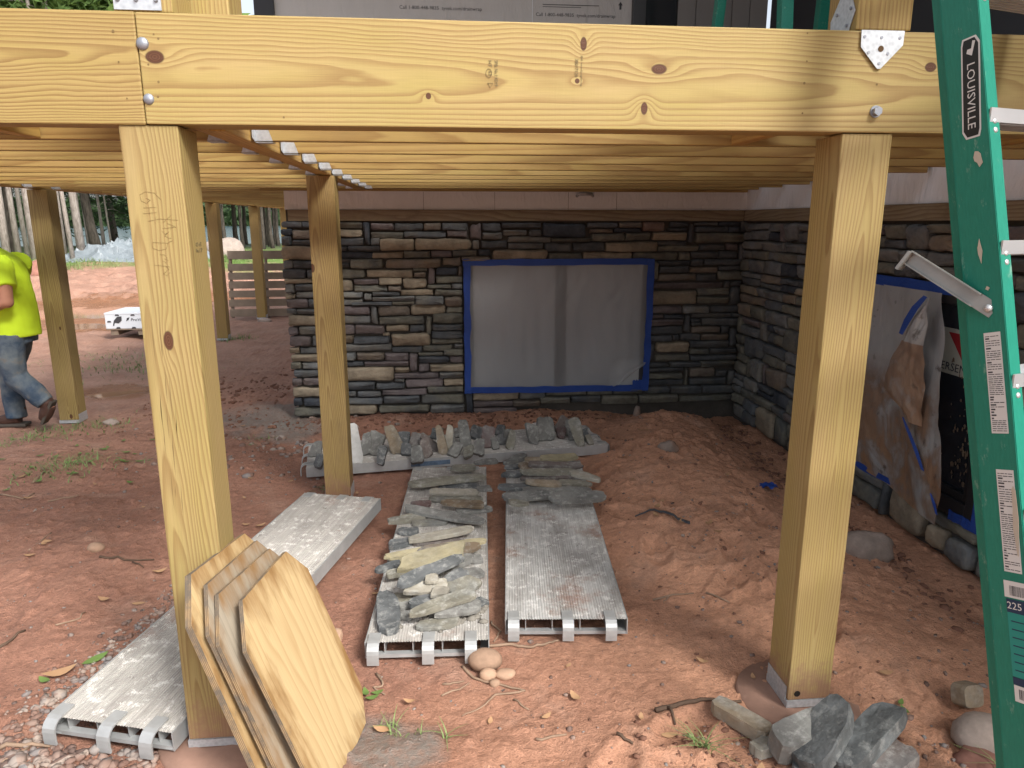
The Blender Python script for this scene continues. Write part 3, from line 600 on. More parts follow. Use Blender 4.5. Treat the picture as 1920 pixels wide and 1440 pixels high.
tape('tape', (.185, 5.882, .18), (.185, 5.882, 1.295), .055, win, 'Z', .006, 3); tape('tape', (1.715, 5.882, .172), (1.722, 5.882, 1.295), .058, win, 'Z', .006, 4)
tape('tape', (1.60, 5.884, .225), (1.70, 5.884, .235), .08, win, 'X', .01, 9)

# unmasked window in the side wall: dark glass, torn muddy film, sticker
WX = 2.543
w2 = box('window', WX - .012, WX + .0, 2.95, 4.35, .165, 1.285, M_GLASSD, house); w2['label'] = 'black window in the side wall with torn muddy film and maker sticker'
for b in ((2.95, 3.03, .165, 1.285), (4.27, 4.35, .165, 1.285), (3.03, 4.27, .165, .255), (3.03, 4.27, 1.20, 1.285)):
    box('frame', WX - .05, WX - .0125, b[0], b[1], b[2], b[3], M_BLACKF, w2, .004)
for b in ((3.033, 3.07, .258, 1.197), (3.07, 4.26, .258, .295)): box('sash', WX - .034, WX - .0126, b[0], b[1], b[2], b[3], M_BLACKF, w2, .003)
def tapeY(y0, y1, z0, z1, seed, w=.05):
    rr = random.Random(seed); n = 10; bm = bmesh.new(); q = []
    ver = abs(z1 - z0) > abs(y1 - y0)
    for i in range(n + 1):
        t = i / n; y = y0 + (y1 - y0) * t; z = z0 + (z1 - z0) * t
        for s in (-1, 1):
            o = s * w / 2 + rr.uniform(-.004, .004); q.append(bm.verts.new((WX - .056 + rr.uniform(-.002, .002), y + (o if ver else 0), z + (0 if ver else o))))
    for i in range(n): bm.faces.new((q[2 * i], q[2 * i + 2], q[2 * i + 3], q[2 * i + 1]))
    solid(bm, .001)
    return from_bm('tape', bm, M_TAPE, w2)
tapeY(4.37, 2.93, 1.275, 1.272, 5, .055); tapeY(2.945, 2.948, .15, 1.26, 6, .05); tapeY(3.12, 2.93, .175, .175, 7, .05); tapeY(4.35, 3.50, .150, .165, 8, .04)
def interp(v, tab):
    for (a, p), (b, q) in zip(tab, tab[1:]):
        if v <= b: t = (v - a) / (b - a); t = t * t * (3 - 2 * t) * .5 + t * .5; return p + (q - p) * t
    return tab[-1][1]
EDGE = [(.13, 3.09), (.30, 3.05), (.50, 3.08), (.68, 3.14), (1.03, 3.24), (1.23, 3.36)]
def torn(u, v):      # u from the far edge towards the camera, v bottom to top
    z = .13 + 1.12 * v; e = interp(z, EDGE); y = 4.33 + (e - 4.33) * u
    p = max(0, u - .52) / .48; p = p * p * (3 - 2 * p)
    x = WX - .060 - p * (.085 + .03 * math.sin(5 * v)) * min(1, (1 - v) * 3 + .12) - .012 * float(fbm(u * 5, v * 7, 3)) * (1 - v * .7) - .004 * p * math.sin(u * 24 + 3 * v)
    z += (1 - v) ** 3 * .06 * max(0, .7 - u) - .0 * p
    return (x, y, z)
sheet('plastic_sheet', torn, 60, 60, M_FILMD, w2)
FLL = [(0.0, 3.38), (.08, 3.45), (.16, 3.60), (.33, 3.565), (.70, 3.452), (1.0, 3.345)]; FLR = [(0.0, 3.27), (.3, 3.255), (.7, 3.29), (1.0, 3.335)]
def flap(u, v):      # torn corner folded back over the sheet
    y0, y1 = interp(v, FLR), interp(v, FLL); y = y0 + (y1 - y0) * u; z = .585 + .645 * v + .03 * u * (1 - v)
    x = WX - .155 - .035 * math.sin(math.pi * u) * (1 - v) - .02 * math.sin(math.pi * v) - .010 * float(fbm(u * 3, v * 6, 3))
    return (x, y, z)
sheet('plastic_flap', flap, 26, 40, M_FILMF, w2)
def strip(pts, ws):
    bm = bmesh.new(); q = [(bm.verts.new((x, y - w, z)), bm.verts.new((x - .004, y + w, z + w * .5))) for (x, y, z), w in zip(pts, ws)]
    for a, b in zip(q, q[1:]): bm.faces.new((a[0], a[1], b[1], b[0]))
    solid(bm, .0012); return from_bm('tape_strip', bm, M_TAPE, w2)
strip([(WX - .165, 3.345, 1.235), (WX - .185, 3.385, 1.17), (WX - .195, 3.42, 1.10), (WX - .20, 3.45, 1.03)], [.012, .020, .020, .012])
strip([(WX - .165, 3.40, .60), (WX - .168, 3.34, .54), (WX - .170, 3.26, .46), (WX - .172, 3.19, .38)], [.003, .016, .018, .010]); strip([(WX - .172, 3.11, .29), (WX - .172, 3.08, .25), (WX - .165, 3.06, .20)], [.003, .012, .004])
# sticker: pale field, red triangle, lettering
M_STK = plain('sticker_pale', (.40, .42, .37), .5, 0, .08); M_STKR = plain('sticker_red', (.30, .025, .03), .5, 0, .1); M_STKN = plain('sticker_ink', (.03, .04, .06), .5)
stk = box('sticker', WX - .0150, WX - .0135, 3.165, 3.55, .850, 1.078, M_STK, w2)
def flat_tri(name, pts, mat, parent, x):
    bm = bmesh.new(); v = [bm.verts.new((x, p[0], p[1])) for p in pts]; bm.faces.new(v); return from_bm(name, bm, mat, parent)
flat_tri('red_triangle', [(3.345, 1.058), (3.185, 1.058), (3.222, .925)], M_STKR, stk, WX - .0158); flat_tri('grey_triangle', [(3.53, 1.058), (3.385, 1.058), (3.43, .925)], M_DARKP, stk, WX - .0158)
text('lettering', 'ANDERSEN', .058, M_STKN, stk, frame((WX - .016, 3.352, .885), (0, -1, 0), (0, 0, 1)), .0003, sx=1.12)
# splashed mud on the glass
rr = random.Random(77); vs = []; fs = []
for i in range(80):
    y = 3.09 + abs(rr.gauss(0, .08)); z = rr.uniform(.33, .95); s = rr.uniform(.003, .011); n = 5; b = len(vs)
    for k in range(n):
        a = 2 * math.pi * k / n; vs.append((WX - .0165, y + s * math.cos(a) * rr.uniform(.5, 1.2), z + s * 1.6 * math.sin(a) * rr.uniform(.5, 1.3)))
    fs.append(tuple(range(b, b + n)))
ms = from_data('mud_splash', vs, fs, plain('dried_mud', (.16, .12, .085), .9), w2); ms['kind'] = 'stuff'

# ------------------------------------------------------------------ deck frame
YL, YD = (0.387, 0.290, 0.123), (0.240, 0.150, 0.055)
M_GALV = NT('galvanised_steel'); _v = M_GALV.rv()
M_GALV.bump(M_GALV.noise(_v, 40, 3), .08, .003)
M_GALV = M_GALV.set(Base_Color=M_GALV.mix(M_GALV.voro(_v, 90.0), (.42, .45, .48), (.60, .63, .66)), Metallic=.55, Roughness=.42)
M_BOLT = plain('zinc_bolt', (.30, .32, .36), .45, .6, .2, 60, .15, 120)
M_PENCIL = plain('pencil_line', (.17, .115, .05), .9); M_NOTE = plain('faint_pencil', (.235, .165, .072), .9); M_STAMP = plain('grade_stamp_ink', (.16, .13, .07), .8)
M_BEAM_R = pine('beam_pine_right', 'XZY', (.012, .060), .010, 112, YL, YD, knots=[(.037, .028, .022, .015), (1.115, .081, .008, .016), (.710, -.053, .007, .008), (1.10, -.01, .006, .006), (1.319, .023, .021, .013), (1.283, -.075, .009, .016), (2.08, .042, .016, .012)], wob=.022, contrast=.78, green=.22)
M_BEAM_L = pine('beam_pine_left', 'XZY', (.02, .050), -.012, 120, (0.358, 0.258, 0.106), (0.201, 0.120, 0.043), knots=[(4.045, -.012, .012, .012)], wob=.03, contrast=.85, green=.1)
M_JOIST = pine('joist_pine', 'XZY', (.03, .075), .012, 100, (0.392, 0.277, 0.108), (0.230, 0.135, 0.045), rand=.16, wob=.02, contrast=.7, dirt=.12, green=.25)
M_JOISTY = pine('joist_pine_y', 'YZX', (.03, .075), .012, 100, (0.490, 0.314, 0.108), (0.323, 0.180, 0.050), rand=.12, wob=.02, contrast=.7, dirt=.35, green=.1)
M_DECKB = pine('deck_board_pine', 'YXZ', (.03, .06), .01, 100, YL, YD, rand=.1)
deck = empty('deck_frame', (0, 2, 1.84))
tag(deck, 'yellow pine deck frame of beam and joists carried on square posts', 'deck')
def dbox(name, x0, x1, y0, y1, z0, z1, mat, bev=.003, par=None):
    """beam piece with its own origin at its start so that the grain starts there"""
    o = box(name, 0, x1 - x0, 0, y1 - y0, -(z1 - z0) / 2, (z1 - z0) / 2, mat, par or deck, bev)
    o.location = (x0, y0 - (0 if par else 2), (z0 + z1) / 2 - (0 if par else 1.84)); return o
ZB, ZT = 1.84, 2.10
br = dbox('beam_board', -.740, 2.50, 1.985, 2.023, ZB, ZT, M_BEAM_R, .004); br['label'] = 'long front beam board with dark knots and grade stamps'
bl = dbox('beam_board', -5.2, -.7425, 1.986, 2.024, ZB - .002, ZT + .002, M_BEAM_L, .004); bl['label'] = 'left front beam board with swirling grain'
dbox('beam_board', -5.2, 2.50, 2.026, 2.064, ZB + .001, ZT - .001, M_JOIST)
dbox('beam_board', -5.2, 2.50, 2.066, 2.104, ZB + .002, ZT - .002, M_JOIST)
def on(par, x, y, z): return (x - par.location.x, y - (par.location.y + 2), z - (par.location.z + 1.84))
def dome(name, par, x, z, r, y=1.985):
    bm = bmesh.new(); bmesh.ops.create_uvsphere(bm, u_segments=16, v_segments=8, radius=r)
    for v in bm.verts: v.co.y *= .55
    bmesh.ops.transform(bm, matrix=Matrix.Translation(on(par, x, y, z)), verts=bm.verts)
    return from_bm(name, bm, M_BOLT, par, smooth=True)
dome('bolt', br, -.729, 2.028, .0155); dome('bolt', br, -.728, 1.899, .0135)
def hexb(par, x, z, r, y=1.985):
    bm = bmesh.new(); bmesh.ops.create_cone(bm, cap_ends=True, segments=18, radius1=r * 1.25, radius2=r * 1.2, depth=.004, matrix=Matrix.Translation(on(par, x, y - .002, z)) @ Matrix.Rotation(R(90), 4, 'X'))
    bmesh.ops.create_cone(bm, cap_ends=True, segments=6, radius1=r, radius2=r * .95, depth=.012, matrix=Matrix.Translation(on(par, x, y - .010, z)) @ Matrix.Rotation(R(90), 4, 'X'))
    return from_bm('bolt', bm, M_BOLT, par)
hexb(br, 1.194, 1.895, .013)
# post-to-beam plates
def plate(par, pts, y, nails, mat=None):
    o3 = on(par, 0, y, 0); bm = bmesh.new()
    f = bm.faces.new([bm.verts.new((p[0] + o3[0], o3[1], p[1] + o3[2])) for p in pts])
    solid(bm, .0025)
    o = from_bm('metal_plate', bm, mat or M_GALV, par)
    for (x, z) in nails:
        bm = bmesh.new(); bmesh.ops.create_cone(bm, cap_ends=True, segments=8, radius1=.0048, radius2=.004, depth=.004, matrix=Matrix.Translation(on(par, x, y - .002, z)) @ Matrix.Rotation(R(90), 4, 'X'))
        from_bm('nail', bm, M_BOLT, o)
    return o
plate(br, [(1.128, 2.100), (1.250, 2.100), (1.249, 2.064), (1.192, 2.004), (1.182, 2.004), (1.130, 2.058)], 1.981, [(1.138, 2.083), (1.186, 2.082), (1.238, 2.082), (1.153, 2.044), (1.208, 2.042), (1.186, 2.017)])
bm = bmesh.new(); bmesh.ops.create_circle(bm, cap_ends=True, segments=14, radius=.008, matrix=Matrix.Translation(on(br, 1.187, 1.9775, 2.054)) @ Matrix.Rotation(R(90), 4, 'X')); from_bm('plate_hole', bm, plain('hole_dark', (.10, .06, .03), .9), br)
# nail dents
rr = random.Random(3); bm = bmesh.new()
for (x, z) in [(-.70, 2.05), (-.69, 2.04), (-.72, 1.98), (-.70, 1.94), (-.705, 1.905), (-.79, 1.985), (-.78, 1.90), (-.795, 2.055), (.98, 2.09), (.985, 2.02), (.983, 1.965), (.985, 1.888), (1.19, 1.965), (-.40, 1.86)]:
    bmesh.ops.create_circle(bm, cap_ends=True, segments=7, radius=rr.uniform(.0022, .0036), matrix=Matrix.Translation(on(br, x, 1.9845, z)) @ Matrix.Rotation(R(90), 4, 'X'))
from_bm('nail_holes', bm, M_PENCIL, br)
# grade stamps, lettered down the board
def down(x, z, y=1.9838): 
    o3 = on(br, x, y, z); return frame(o3, (0, 0, -1), (1, 0, 0))
text('grade_stamp', 'SPIB. No.1 KD19', .0125, M_STAMP, br, down(.146, 1.975), .0001, sx=.72)
text('grade_stamp', 'HT', .0125, M_STAMP, br, down(.130, 1.998), .0001); text('grade_stamp', '63', .0115, M_STAMP, br, down(.130, 1.975), .0001)
for q in ([(.1275 + .0062 * math.cos(a) * 1.2, 1.9835, 1.975 + .0105 * math.sin(a)) for a in [k * math.pi / 8 for k in range(17)]],
          [(.124, 1.9835, 1.951), (.138, 1.9835, 1.951), (.131, 1.9835, 1.940), (.124, 1.9835, 1.951)]):
    bm = bmesh.new(); bm_tube(bm, [Vector(on(br, *p)) for p in q], .0006, 4, False); from_bm('grade_stamp', bm, M_STAMP, br)
text('grade_stamp', '38017120', .0125, M_STAMP, br, down(.357, 1.992), .0001, sx=.9); text('grade_stamp', '@sfi  www.sfiprogram.org', .007, M_STAMP, br, down(.371, 1.985), .0001)

# joists, hangers, doubled girder
def hanger(x, y, side, par, s=1):
    bm = bmesh.new(); d = side
    a = [(0, -.003, 0), (d * .052, -.003, 0), (d * .040, -.003, .035), (d * .018, -.003, .12), (0, -.003, .125)]
    for yy in (-.003, .041):
        f = bm.faces.new([bm.verts.new((p[0], yy, p[2])) for p in a]); 
    bm.faces.new([bm.verts.new(p) for p in ((0, -.003, -.003), (d * .052, -.003, -.003), (d * .052, .041, -.003), (0, .041, -.003))])
    bm.faces.new([bm.verts.new(p) for p in ((d * .0, -.036, .005), (d * .0, -.003, -.003), (d * .0, -.003, .125), (d * .0, -.036, .11))])
    solid(bm, .0018)
    o = from_bm('joist_hanger', bm, M_GALV, par); o.location = (x, y, -.118); return o
for k in range(1, 31):
    y = 2.0 + .406 * k
    if y < 5.8:
        j = dbox('joist', -.578, 2.50, y, y + .038, 1.845, 2.08, M_JOIST); hanger(.003, 0, 1, j)
        j = dbox('joist', -3.005, -.668, y + (.01 if k % 2 else -.006), y + .038 + (.01 if k % 2 else -.006), 1.845, 2.08, M_JOIST); hanger(2.334, 0, -1, j)
    else:
        j = dbox('joist', -3.005, -1.30, y, y + .038, 1.845, 2.08, M_JOIST)
    if k in (7, 8, 9, 10): hanger(.003, 0, 1, j)
dbox('joist', -1.40, 2.50, 5.86, 5.898, 1.832, 2.08, M_JOIST)
dbox('girder', -.664, -.625, 2.106, 5.858, 1.842, 2.09, M_JOISTY); dbox('girder', -.622, -.582, 2.106, 5.858, 1.838, 2.09, M_JOISTY)
dbox('girder', -3.05, -3.012, 2.106, 14.55, 1.842, 2.09, M_JOISTY); dbox('girder', -3.09, -3.053, 2.106, 14.55, 1.838, 2.09, M_JOISTY)
dbox('blocking', .955, .993, 2.106, 2.404, 1.846, 2.08, M_JOISTY); dbox('blocking', -1.245, -1.207, 2.106, 2.404, 1.846, 2.08, M_JOISTY)
dbox('blocking', 1.85, 1.888, 2.106, 2.404, 1.846, 2.08, M_JOISTY)
# ------------------------------------------------------------------ posts
PL, PD = (0.343, 0.258, 0.115), (0.211, 0.133, 0.051)
def post(name, x0, y0, w, z0, z1, mat, label, grp=None, foot=True, footz=None):
    e = empty(name, (x0 + w / 2, y0 + w / 2, z0)); tag(e, label, 'post', grp)
    box('timber', -w / 2, w / 2, -w / 2, w / 2, 0.03 if foot else 0, z1 - z0, mat, e, .005)
    if foot:
        bm = bmesh.new()
        bm_box(bm, -w / 2 - .003, w / 2 + .003, -w / 2 - .003, w / 2 + .003, .004, .029)
        bm_box(bm, -w / 2 - .0035, -w / 2 - .0008, -w / 2 + .01, w / 2 - .002, .02, .075)
        bm_box(bm, w / 2 + .0008, w / 2 + .0035, -w / 2 + .01, w / 2 - .002, .02, .075)
        from_bm('base_bracket', bm, M_GALV, e)
    return e
M_P1 = pine('post_pine_checked', 'ZXY', (.028, .090), .020, 120, PL, PD, feet=.75, knots=[(1.275, -.006, .026, .0125), (.505, .012, .018, .011)], wob=.024, green=.35, contrast=.75)
M_P2 = pine('post_pine_stained', 'ZXY', (.004, .060), .026, 118, (0.319, 0.226, 0.095), (0.181, 0.106, 0.040), knots=[(1.347, -.068, .022, .012)], wob=.022, green=.1, dirt=.35, contrast=.8, feet=.7)
M_P3 = pine('post_pine_yard', 'ZXY', (-.01, .060), .02, 95, (0.323, 0.237, 0.104), (0.186, 0.119, 0.043), knots=[(.78, .03, .015, .007), (.06, .02, .02, .012)], wob=.026, green=.3, contrast=.8)
M_P4 = pine('post_pine_far', 'ZXY', (.02, .06), .02, 90, (0.382, 0.275, 0.112), (0.235, 0.142, 0.051), rand=.1, green=.1)
M_PR = pine('post_pine_right', 'ZXY', (.006, .088), -.016, 120, (0.377, 0.283, 0.124), (0.230, 0.144, 0.055), wob=.024, green=.12, contrast=.72, feet=.8)
def footing(x, y, z, r, label, par=None):
    bm = bmesh.new(); rings = []
    for (rr_, zz) in ((r * 1.0, -.25), (r, -.012), (r * .96, 0.004), (r * .5, .008)):
        rings.append([bm.verts.new((rr_ * math.cos(a), rr_ * math.sin(a), zz + .004 * math.sin(5 * a + zz * 40))) for a in [k * math.pi / 16 for k in range(32)]])
    for a, b in zip(rings, rings[1:]):
        for k in range(32): bm.faces.new((a[k], a[(k + 1) % 32], b[(k + 1) % 32], b[k]))
    bm.faces.new(rings[-1]); o = from_bm('concrete_footing', bm, M_FOOT, None, (x, y, z), smooth=True); return tag(o, label, 'footing')
M_FOOT = plain('dusty_concrete', (.26, .155, .115), .95, 0, .3, 12, .5, 50)
zc = .012
p1 = post('support_post', -.812, 1.992, .145, .010, 1.838, M_P1, 'front left support post with pencilled note and brown knot', 'deck support posts')
# drying checks along the post
rr = random.Random(12); bm = bmesh.new()
for i in range(16):
    x = -.0725 + rr.choice((.026, .032, .040, .046, .055, .062)) ; z = rr.uniform(.75, 1.25); l = rr.uniform(.04, .16)
    v = [bm.verts.new((x, -.0729, z)), bm.verts.new((x + .0016, -.0729, z + l * .5)), bm.verts.new((x + .003, -.0729, z + l)), bm.verts.new((x - .0005, -.0729, z + l * .5))]; bm.faces.new(v)
from_bm('checks', bm, M_PENCIL, p1)
def scrib(par, strokes, x0, z0, s, y):
    """pencil strokes; u runs down the post, w runs to the right"""
    for st in strokes:
        bm = bmesh.new(); bm_tube(bm, [(x0 + w * s, y, z0 - u * s) for (u, w) in st], .0005, 4, False); from_bm('pencil_note', bm, M_NOTE, par)
scrib(p1, [[(1.2, 3.2), (.2, 2.4), (0, 1), (.5, .1), (1.4, .2), (1.8, 1), (1.3, 1.6), (1.0, 1.0)], [(2.5, .4), (2.4, 2.4)], [(2.5, 1.3), (3.6, 1.2)], [(3.4, .3), (3.2, 2.4)], [(4.6, .9), (4.2, 2.7)], [(4.0, 2.1), (5.0, 1.9)],
           [(3.6, 4.6), (4.8, 3.2)], [(4.2, 2.7), (4.4, 5.5)], [(4.9, 3.8), (5.5, 5.2), (5.7, 3.0)], [(6.1, 2.9), (6.6, 3.4), (6.2, 4.0), (6.9, 3.2), (7.3, 4.2)],
           [(7.9, 1.2), (8.0, 3.6)], [(7.9, 1.2), (8.8, 1.2), (9.2, 2.2), (8.9, 3.3), (8.0, 3.6), (7.6, 4.4)], [(9.8, 2.2), (9.9, 3.0), (10.4, 3.3)], [(10.8, 2.5), (11.2, 3.1), (10.7, 3.4), (10.5, 2.8)], [(11.5, 1.2), (11.8, 3.6)], [(11.6, 2.8), (12.2, 3.4), (12.5, 2.9)], [(12.7, 3.5), (13.2, 2.9), (12.9, 2.4), (12.6, 2.9)]],
      -.040, 1.665, .0163, -.0732)
text('grade_stamp', 'KD-HT\nNo.1 SP', .016, M_STAMP, p1, frame((.0733, .0, 1.52), (0, 1, 0), (0, 0, 1)), .0001)
footing(-.74, 2.07, .004, .190, 'round concrete footing under the front left post')
post('support_post', -.712, 3.992, .145, .006, 1.836, M_P2, 'middle support post with dark transverse stains behind the front left post', 'deck support posts')
post('support_post', -3.122, 5.90, .145, -.002, 1.836, M_P3, 'left yard support post beside the walking worker', 'deck support posts')
post('support_post', -3.118, 10.05, .145, .0, 1.836, M_P4, 'far support post just left of the leaning pallet', 'deck support posts')
post('support_post', -3.125, 12.25, .145, .0, 1.836, M_P4, 'far support post standing in front of the leaning pallet', 'deck support posts')
post('support_post', -3.10, 14.40, .145, .0, 1.836, M_P4, 'farthest support post seen at the edge of the stone corner', 'deck support posts')
p2 = post('support_post', 1.110, 1.992, .147, .013, 1.838, M_PR, 'front right support post on a steel base by the ladder', 'deck support posts')
bm = bmesh.new(); bmesh.ops.create_circle(bm, cap_ends=True, segments=16, radius=.011, matrix=Matrix.Translation((-.042, -.0742, .054)) @ Matrix.Rotation(R(90), 4, 'X')); from_bm('bolt_hole', bm, plain('hole_black', (.012, .009, .007), .9), p2)
bm = bmesh.new(); bmesh.ops.create_circle(bm, cap_ends=False, segments=16, radius=.0112, matrix=Matrix.Translation((-.042, -.0745, .054)) @ Matrix.Rotation(R(90), 4, 'X')); bm.free()
footing(1.185, 2.07, .006, .205, 'dusty round concrete footing under the front right post')
# railing posts rising from the beam
M_UP = pine('rail_post_pine', 'ZXY', (.02, .06), .02, 95, YL, YD, rand=.12, green=.2)
r1 = post('rail_post', -.795, 2.000, .140, 2.103, 3.2, M_UP, 'rail post with steel strap standing on the beam joint', 'rail posts above the beam', foot=False)
bm = bmesh.new(); bm_box(bm, -.066, .046, -.075, -.0715, .004, .16); pl = from_bm('metal_plate', bm, M_GALV, r1)
for x in (-.055, -.012, .035):
    bm = bmesh.new(); bmesh.ops.create_cone(bm, cap_ends=True, segments=10, radius1=.006, radius2=.004, depth=.006, matrix=Matrix.Translation((x, -.078, .027)) @ Matrix.Rotation(R(90), 4, 'X')); from_bm('nail', bm, M_BOLT, pl)
post('rail_post', -.700, 2.16, .140, 2.082, 3.2, M_UP, 'second rail post just behind the strapped one', 'rail posts above the beam', foot=False)
r2 = post('rail_post', 1.118, 1.990, .156, 2.103, 3.2, M_UP, 'rail post with riveted plates standing on the beam near the ladder', 'rail posts above the beam', foot=False)
bm = bmesh.new(); f = bm.faces.new([bm.verts.new(p) for p in ((-.0795, -.045, .002), (-.0795, .05, .004), (-.0795, .055, .05), (-.0795, -.005, .12), (-.0795, -.028, .12), (-.0795, -.07, .05))]); solid(bm, .002)
pl = from_bm('metal_plate', bm, M_GALV, r2)
for (y, z) in ((-.035, .02), (.03, .02), (-.05, .06), (.02, .06), (-.015, .1)):
    bm = bmesh.new(); bmesh.ops.create_cone(bm, cap_ends=True, segments=8, radius1=.005, radius2=.004, depth=.004, matrix=Matrix.Translation((-.083, y, z)) @ Matrix.Rotation(R(90), 4, 'Y')); from_bm('nail', bm, M_BOLT, pl)

# ------------------------------------------------------------------ aluminium scaffold planks
def mat_alu(name, dirt, base=(.53, .525, .505)):
    t = NT(name); p = t.rv(3.0); s = t.sep(t.tc())
    stain = t.noise(t.vm('MULTIPLY', p, (2.2, 1.0, 1.0)), 3.2, 6, .68, .3)
    sc = t.noise(t.vm('MULTIPLY', p, (60.0, 1.5, 1.0)), 3.0, 4, .6)
    c = t.mix(t.ramp(sc, [(.35, 0.0), (.65, 1.0)]), tuple(x * .82 for x in base), tuple(min(.8, x * 1.18) for x in base))
    c = t.mix(t.ramp(stain, [(.44, 0.0), (.68, .8)]), c, (.27, .25, .23))
    c = t.mix(t.math('MULTIPLY', t.ramp(t.noise(t.vm('ADD', p, (5, 2, 0)), 3.6, 6, .7), [(.56, 0.0), (.70, 1.0)]), dirt), c, (.29, .14, .085))
    c = t.mix(t.ramp(t.noise(p, 26.0, 5, .75), [(.54, 0.0), (.62, .75)]), c, (.74, .73, .70))
    c = t.mix(t.ramp(t.noise(t.vm('ADD', p, (9, 1, 0)), 17.0, 5, .75), [(.62, 0.0), (.70, .8)]), c, (.15, .13, .11))
    t.bump(t.math('ADD', stain, t.math('MULTIPLY', sc, .4)), .25, .004)
    return t.set(Base_Color=c, Metallic=.12, Roughness=.62)
M_ALU = mat_alu('worn_aluminium_deck', .75); M_ALU2 = mat_alu('mortar_dusted_deck', .45, (.45, .43, .40))
M_ALUR = plain('aluminium_rail', (.42, .43, .43), .5, .45, .25, 18, .12, 80)
M_BLUE = plain('blue_paint_wear', (.10, .15, .22), .6, 0, .8, 45)
def scaffold_plank(loc, ang, L, W, label, mat, tilt=0.0, roll=0.0):
    """local: x across to the right, y along the plank, z up; origin at the near end centre on the ground"""
    e = empty('scaffold_plank', loc, (tilt, roll, -ang)); tag(e, label, 'plank', 'aluminium scaffold planks')
    bm = bmesh.new(); n = 44; prof = []
    for i in range(n):
        x0 = -W / 2 + W * i / n; d = W / n
        prof += [(x0, .0690), (x0 + d * .30, .0690), (x0 + d * .40, .0715), (x0 + d * .90, .0715)]
    prof.append((W / 2, .0690)); m = 4; rows = []
    for j in range(m + 1): rows.append([bm.verts.new((x, L * j / m, z)) for (x, z) in prof])
    for a, b in zip(rows, rows[1:]):
        for i in range(len(prof) - 1): bm.faces.new((a[i], a[i + 1], b[i + 1], b[i]))
    from_bm('deck_plate', bm, mat, e)
    for s in (-1, 1):
        bm = bmesh.new(); x = s * W / 2
        bm_box(bm, min(x, x + s * .004), max(x, x + s * .004), -.002, L + .002, .006, .0712)
        bm_box(bm, min(x, x - s * .03), max(x, x - s * .03), 0, L, .006, .010)
        from_bm('side_rail', bm, M_ALUR, e)
    for x in (-.16, -.055, .055, .16):
        box('web', x - .0015, x + .0015, .012, L - .012, .012, .0685, M_ALUR, e)
    for y0 in (.002, L - .026): box('end_bar', -W / 2 + .001, W / 2 - .001, y0, y0 + .024, .004, .018, M_ALUR, e)
    for yy, dr in ((0, -1), (L, 1)):
        for x in (-W / 2 + .03, .005, W / 2 - .065):
            bm = bmesh.new(); w = .022; ps = [(-.05, .0735), (0, .0735)] + [(.034 * math.sin(a), .0415 + .032 * math.cos(a)) for a in (.4, .8, 1.2, 1.57)] + [(.035, .018), (.034, .0)]
            q = [[bm.verts.new((x + s * w, yy + dr * p[0], p[1])) for s in (-1, 1)] for p in ps]
            fs = [bm.faces.new((a[0], a[1], b[1], b[0])) for a, b in zip(q, q[1:])]
            solid(bm, .006)
            from_bm('hook', bm, M_ALUR, e)
    return e
plA = scaffold_plank((-.09, 2.40, .006), R(3.03), 1.93, .455, 'left centre scaffold plank piled with stone slabs', M_ALU2)
plB = scaffold_plank((.4515, 2.50, .006), R(5.07), 1.91, .475, 'right centre scaffold plank with bare speckled deck and slabs at its far end', M_ALU)
plC = scaffold_plank((-.93, 4.655, .006), R(90 - 8.2), 2.03, .50, 'scaffold plank lying crosswise before the stone wall with stones stood on it', M_ALU2)
plD = scaffold_plank((-1.058, 2.03, .016), R(16.0), 1.76, .43, 'scaffold plank lying behind the front left post and plywood', M_ALU2, tilt=R(2.0))
box('blue_paint', .2545, .2552, .66, .92, .022, .052, M_BLUE, plC)

# ------------------------------------------------------------------ loose veneer stones on the planks
LS = {'y': stone_mat('buff_slab', (0.330, 0.292, 0.190), .22, (.43, .37, .22), .9, 60, .45, .15), 'c': stone_mat('cream_slab', (0.308, 0.284, 0.234), .25, None, .9, 50, .5, .4),
      't': stone_mat('tan_slab', (0.282, 0.224, 0.156), .28, (.26, .25, .22), .9, 40, .5, .3), 'b': stone_mat('brown_slab', (0.188, 0.140, 0.093), .32, (.19, .19, .18), .9, 40, .5, .3),
      'o': stone_mat('olive_grey_slab', (0.193, 0.182, 0.145), .30, (.17, .175, .17), .9, 40, .5, .45), 'g': stone_mat('grey_slab', (0.167, 0.164, 0.153), .30, (.25, .25, .23), .9, 40, .5, .45),
      'd': stone_mat('blue_grey_slab', (0.098, 0.104, 0.106), .34, (.19, .195, .195), .9, 40, .5, .45), 'm': stone_mat('mauve_grey_slab', (0.163, 0.136, 0.123), .30, (.21, .20, .19), .9, 40, .5, .35),
      'p': stone_mat('plum_slab', (0.141, 0.092, 0.086), .32, (.19, .175, .17), .9, 40, .5, .3), 'w': stone_mat('white_chalky_stone', (.62, .62, .60), .18, None, .9, 30, .8, .3),
      'k': stone_mat('charcoal_slab', (0.073, 0.078, 0.079), .42, (.17, .185, .19), .75, 30, .7, .25)}
CN = {'y': 'buff', 'c': 'cream', 't': 'tan', 'b': 'brown', 'o': 'olive grey', 'g': 'grey', 'd': 'blue grey', 'm': 'mauve grey', 'p': 'plum', 'w': 'white', 'k': 'charcoal'}
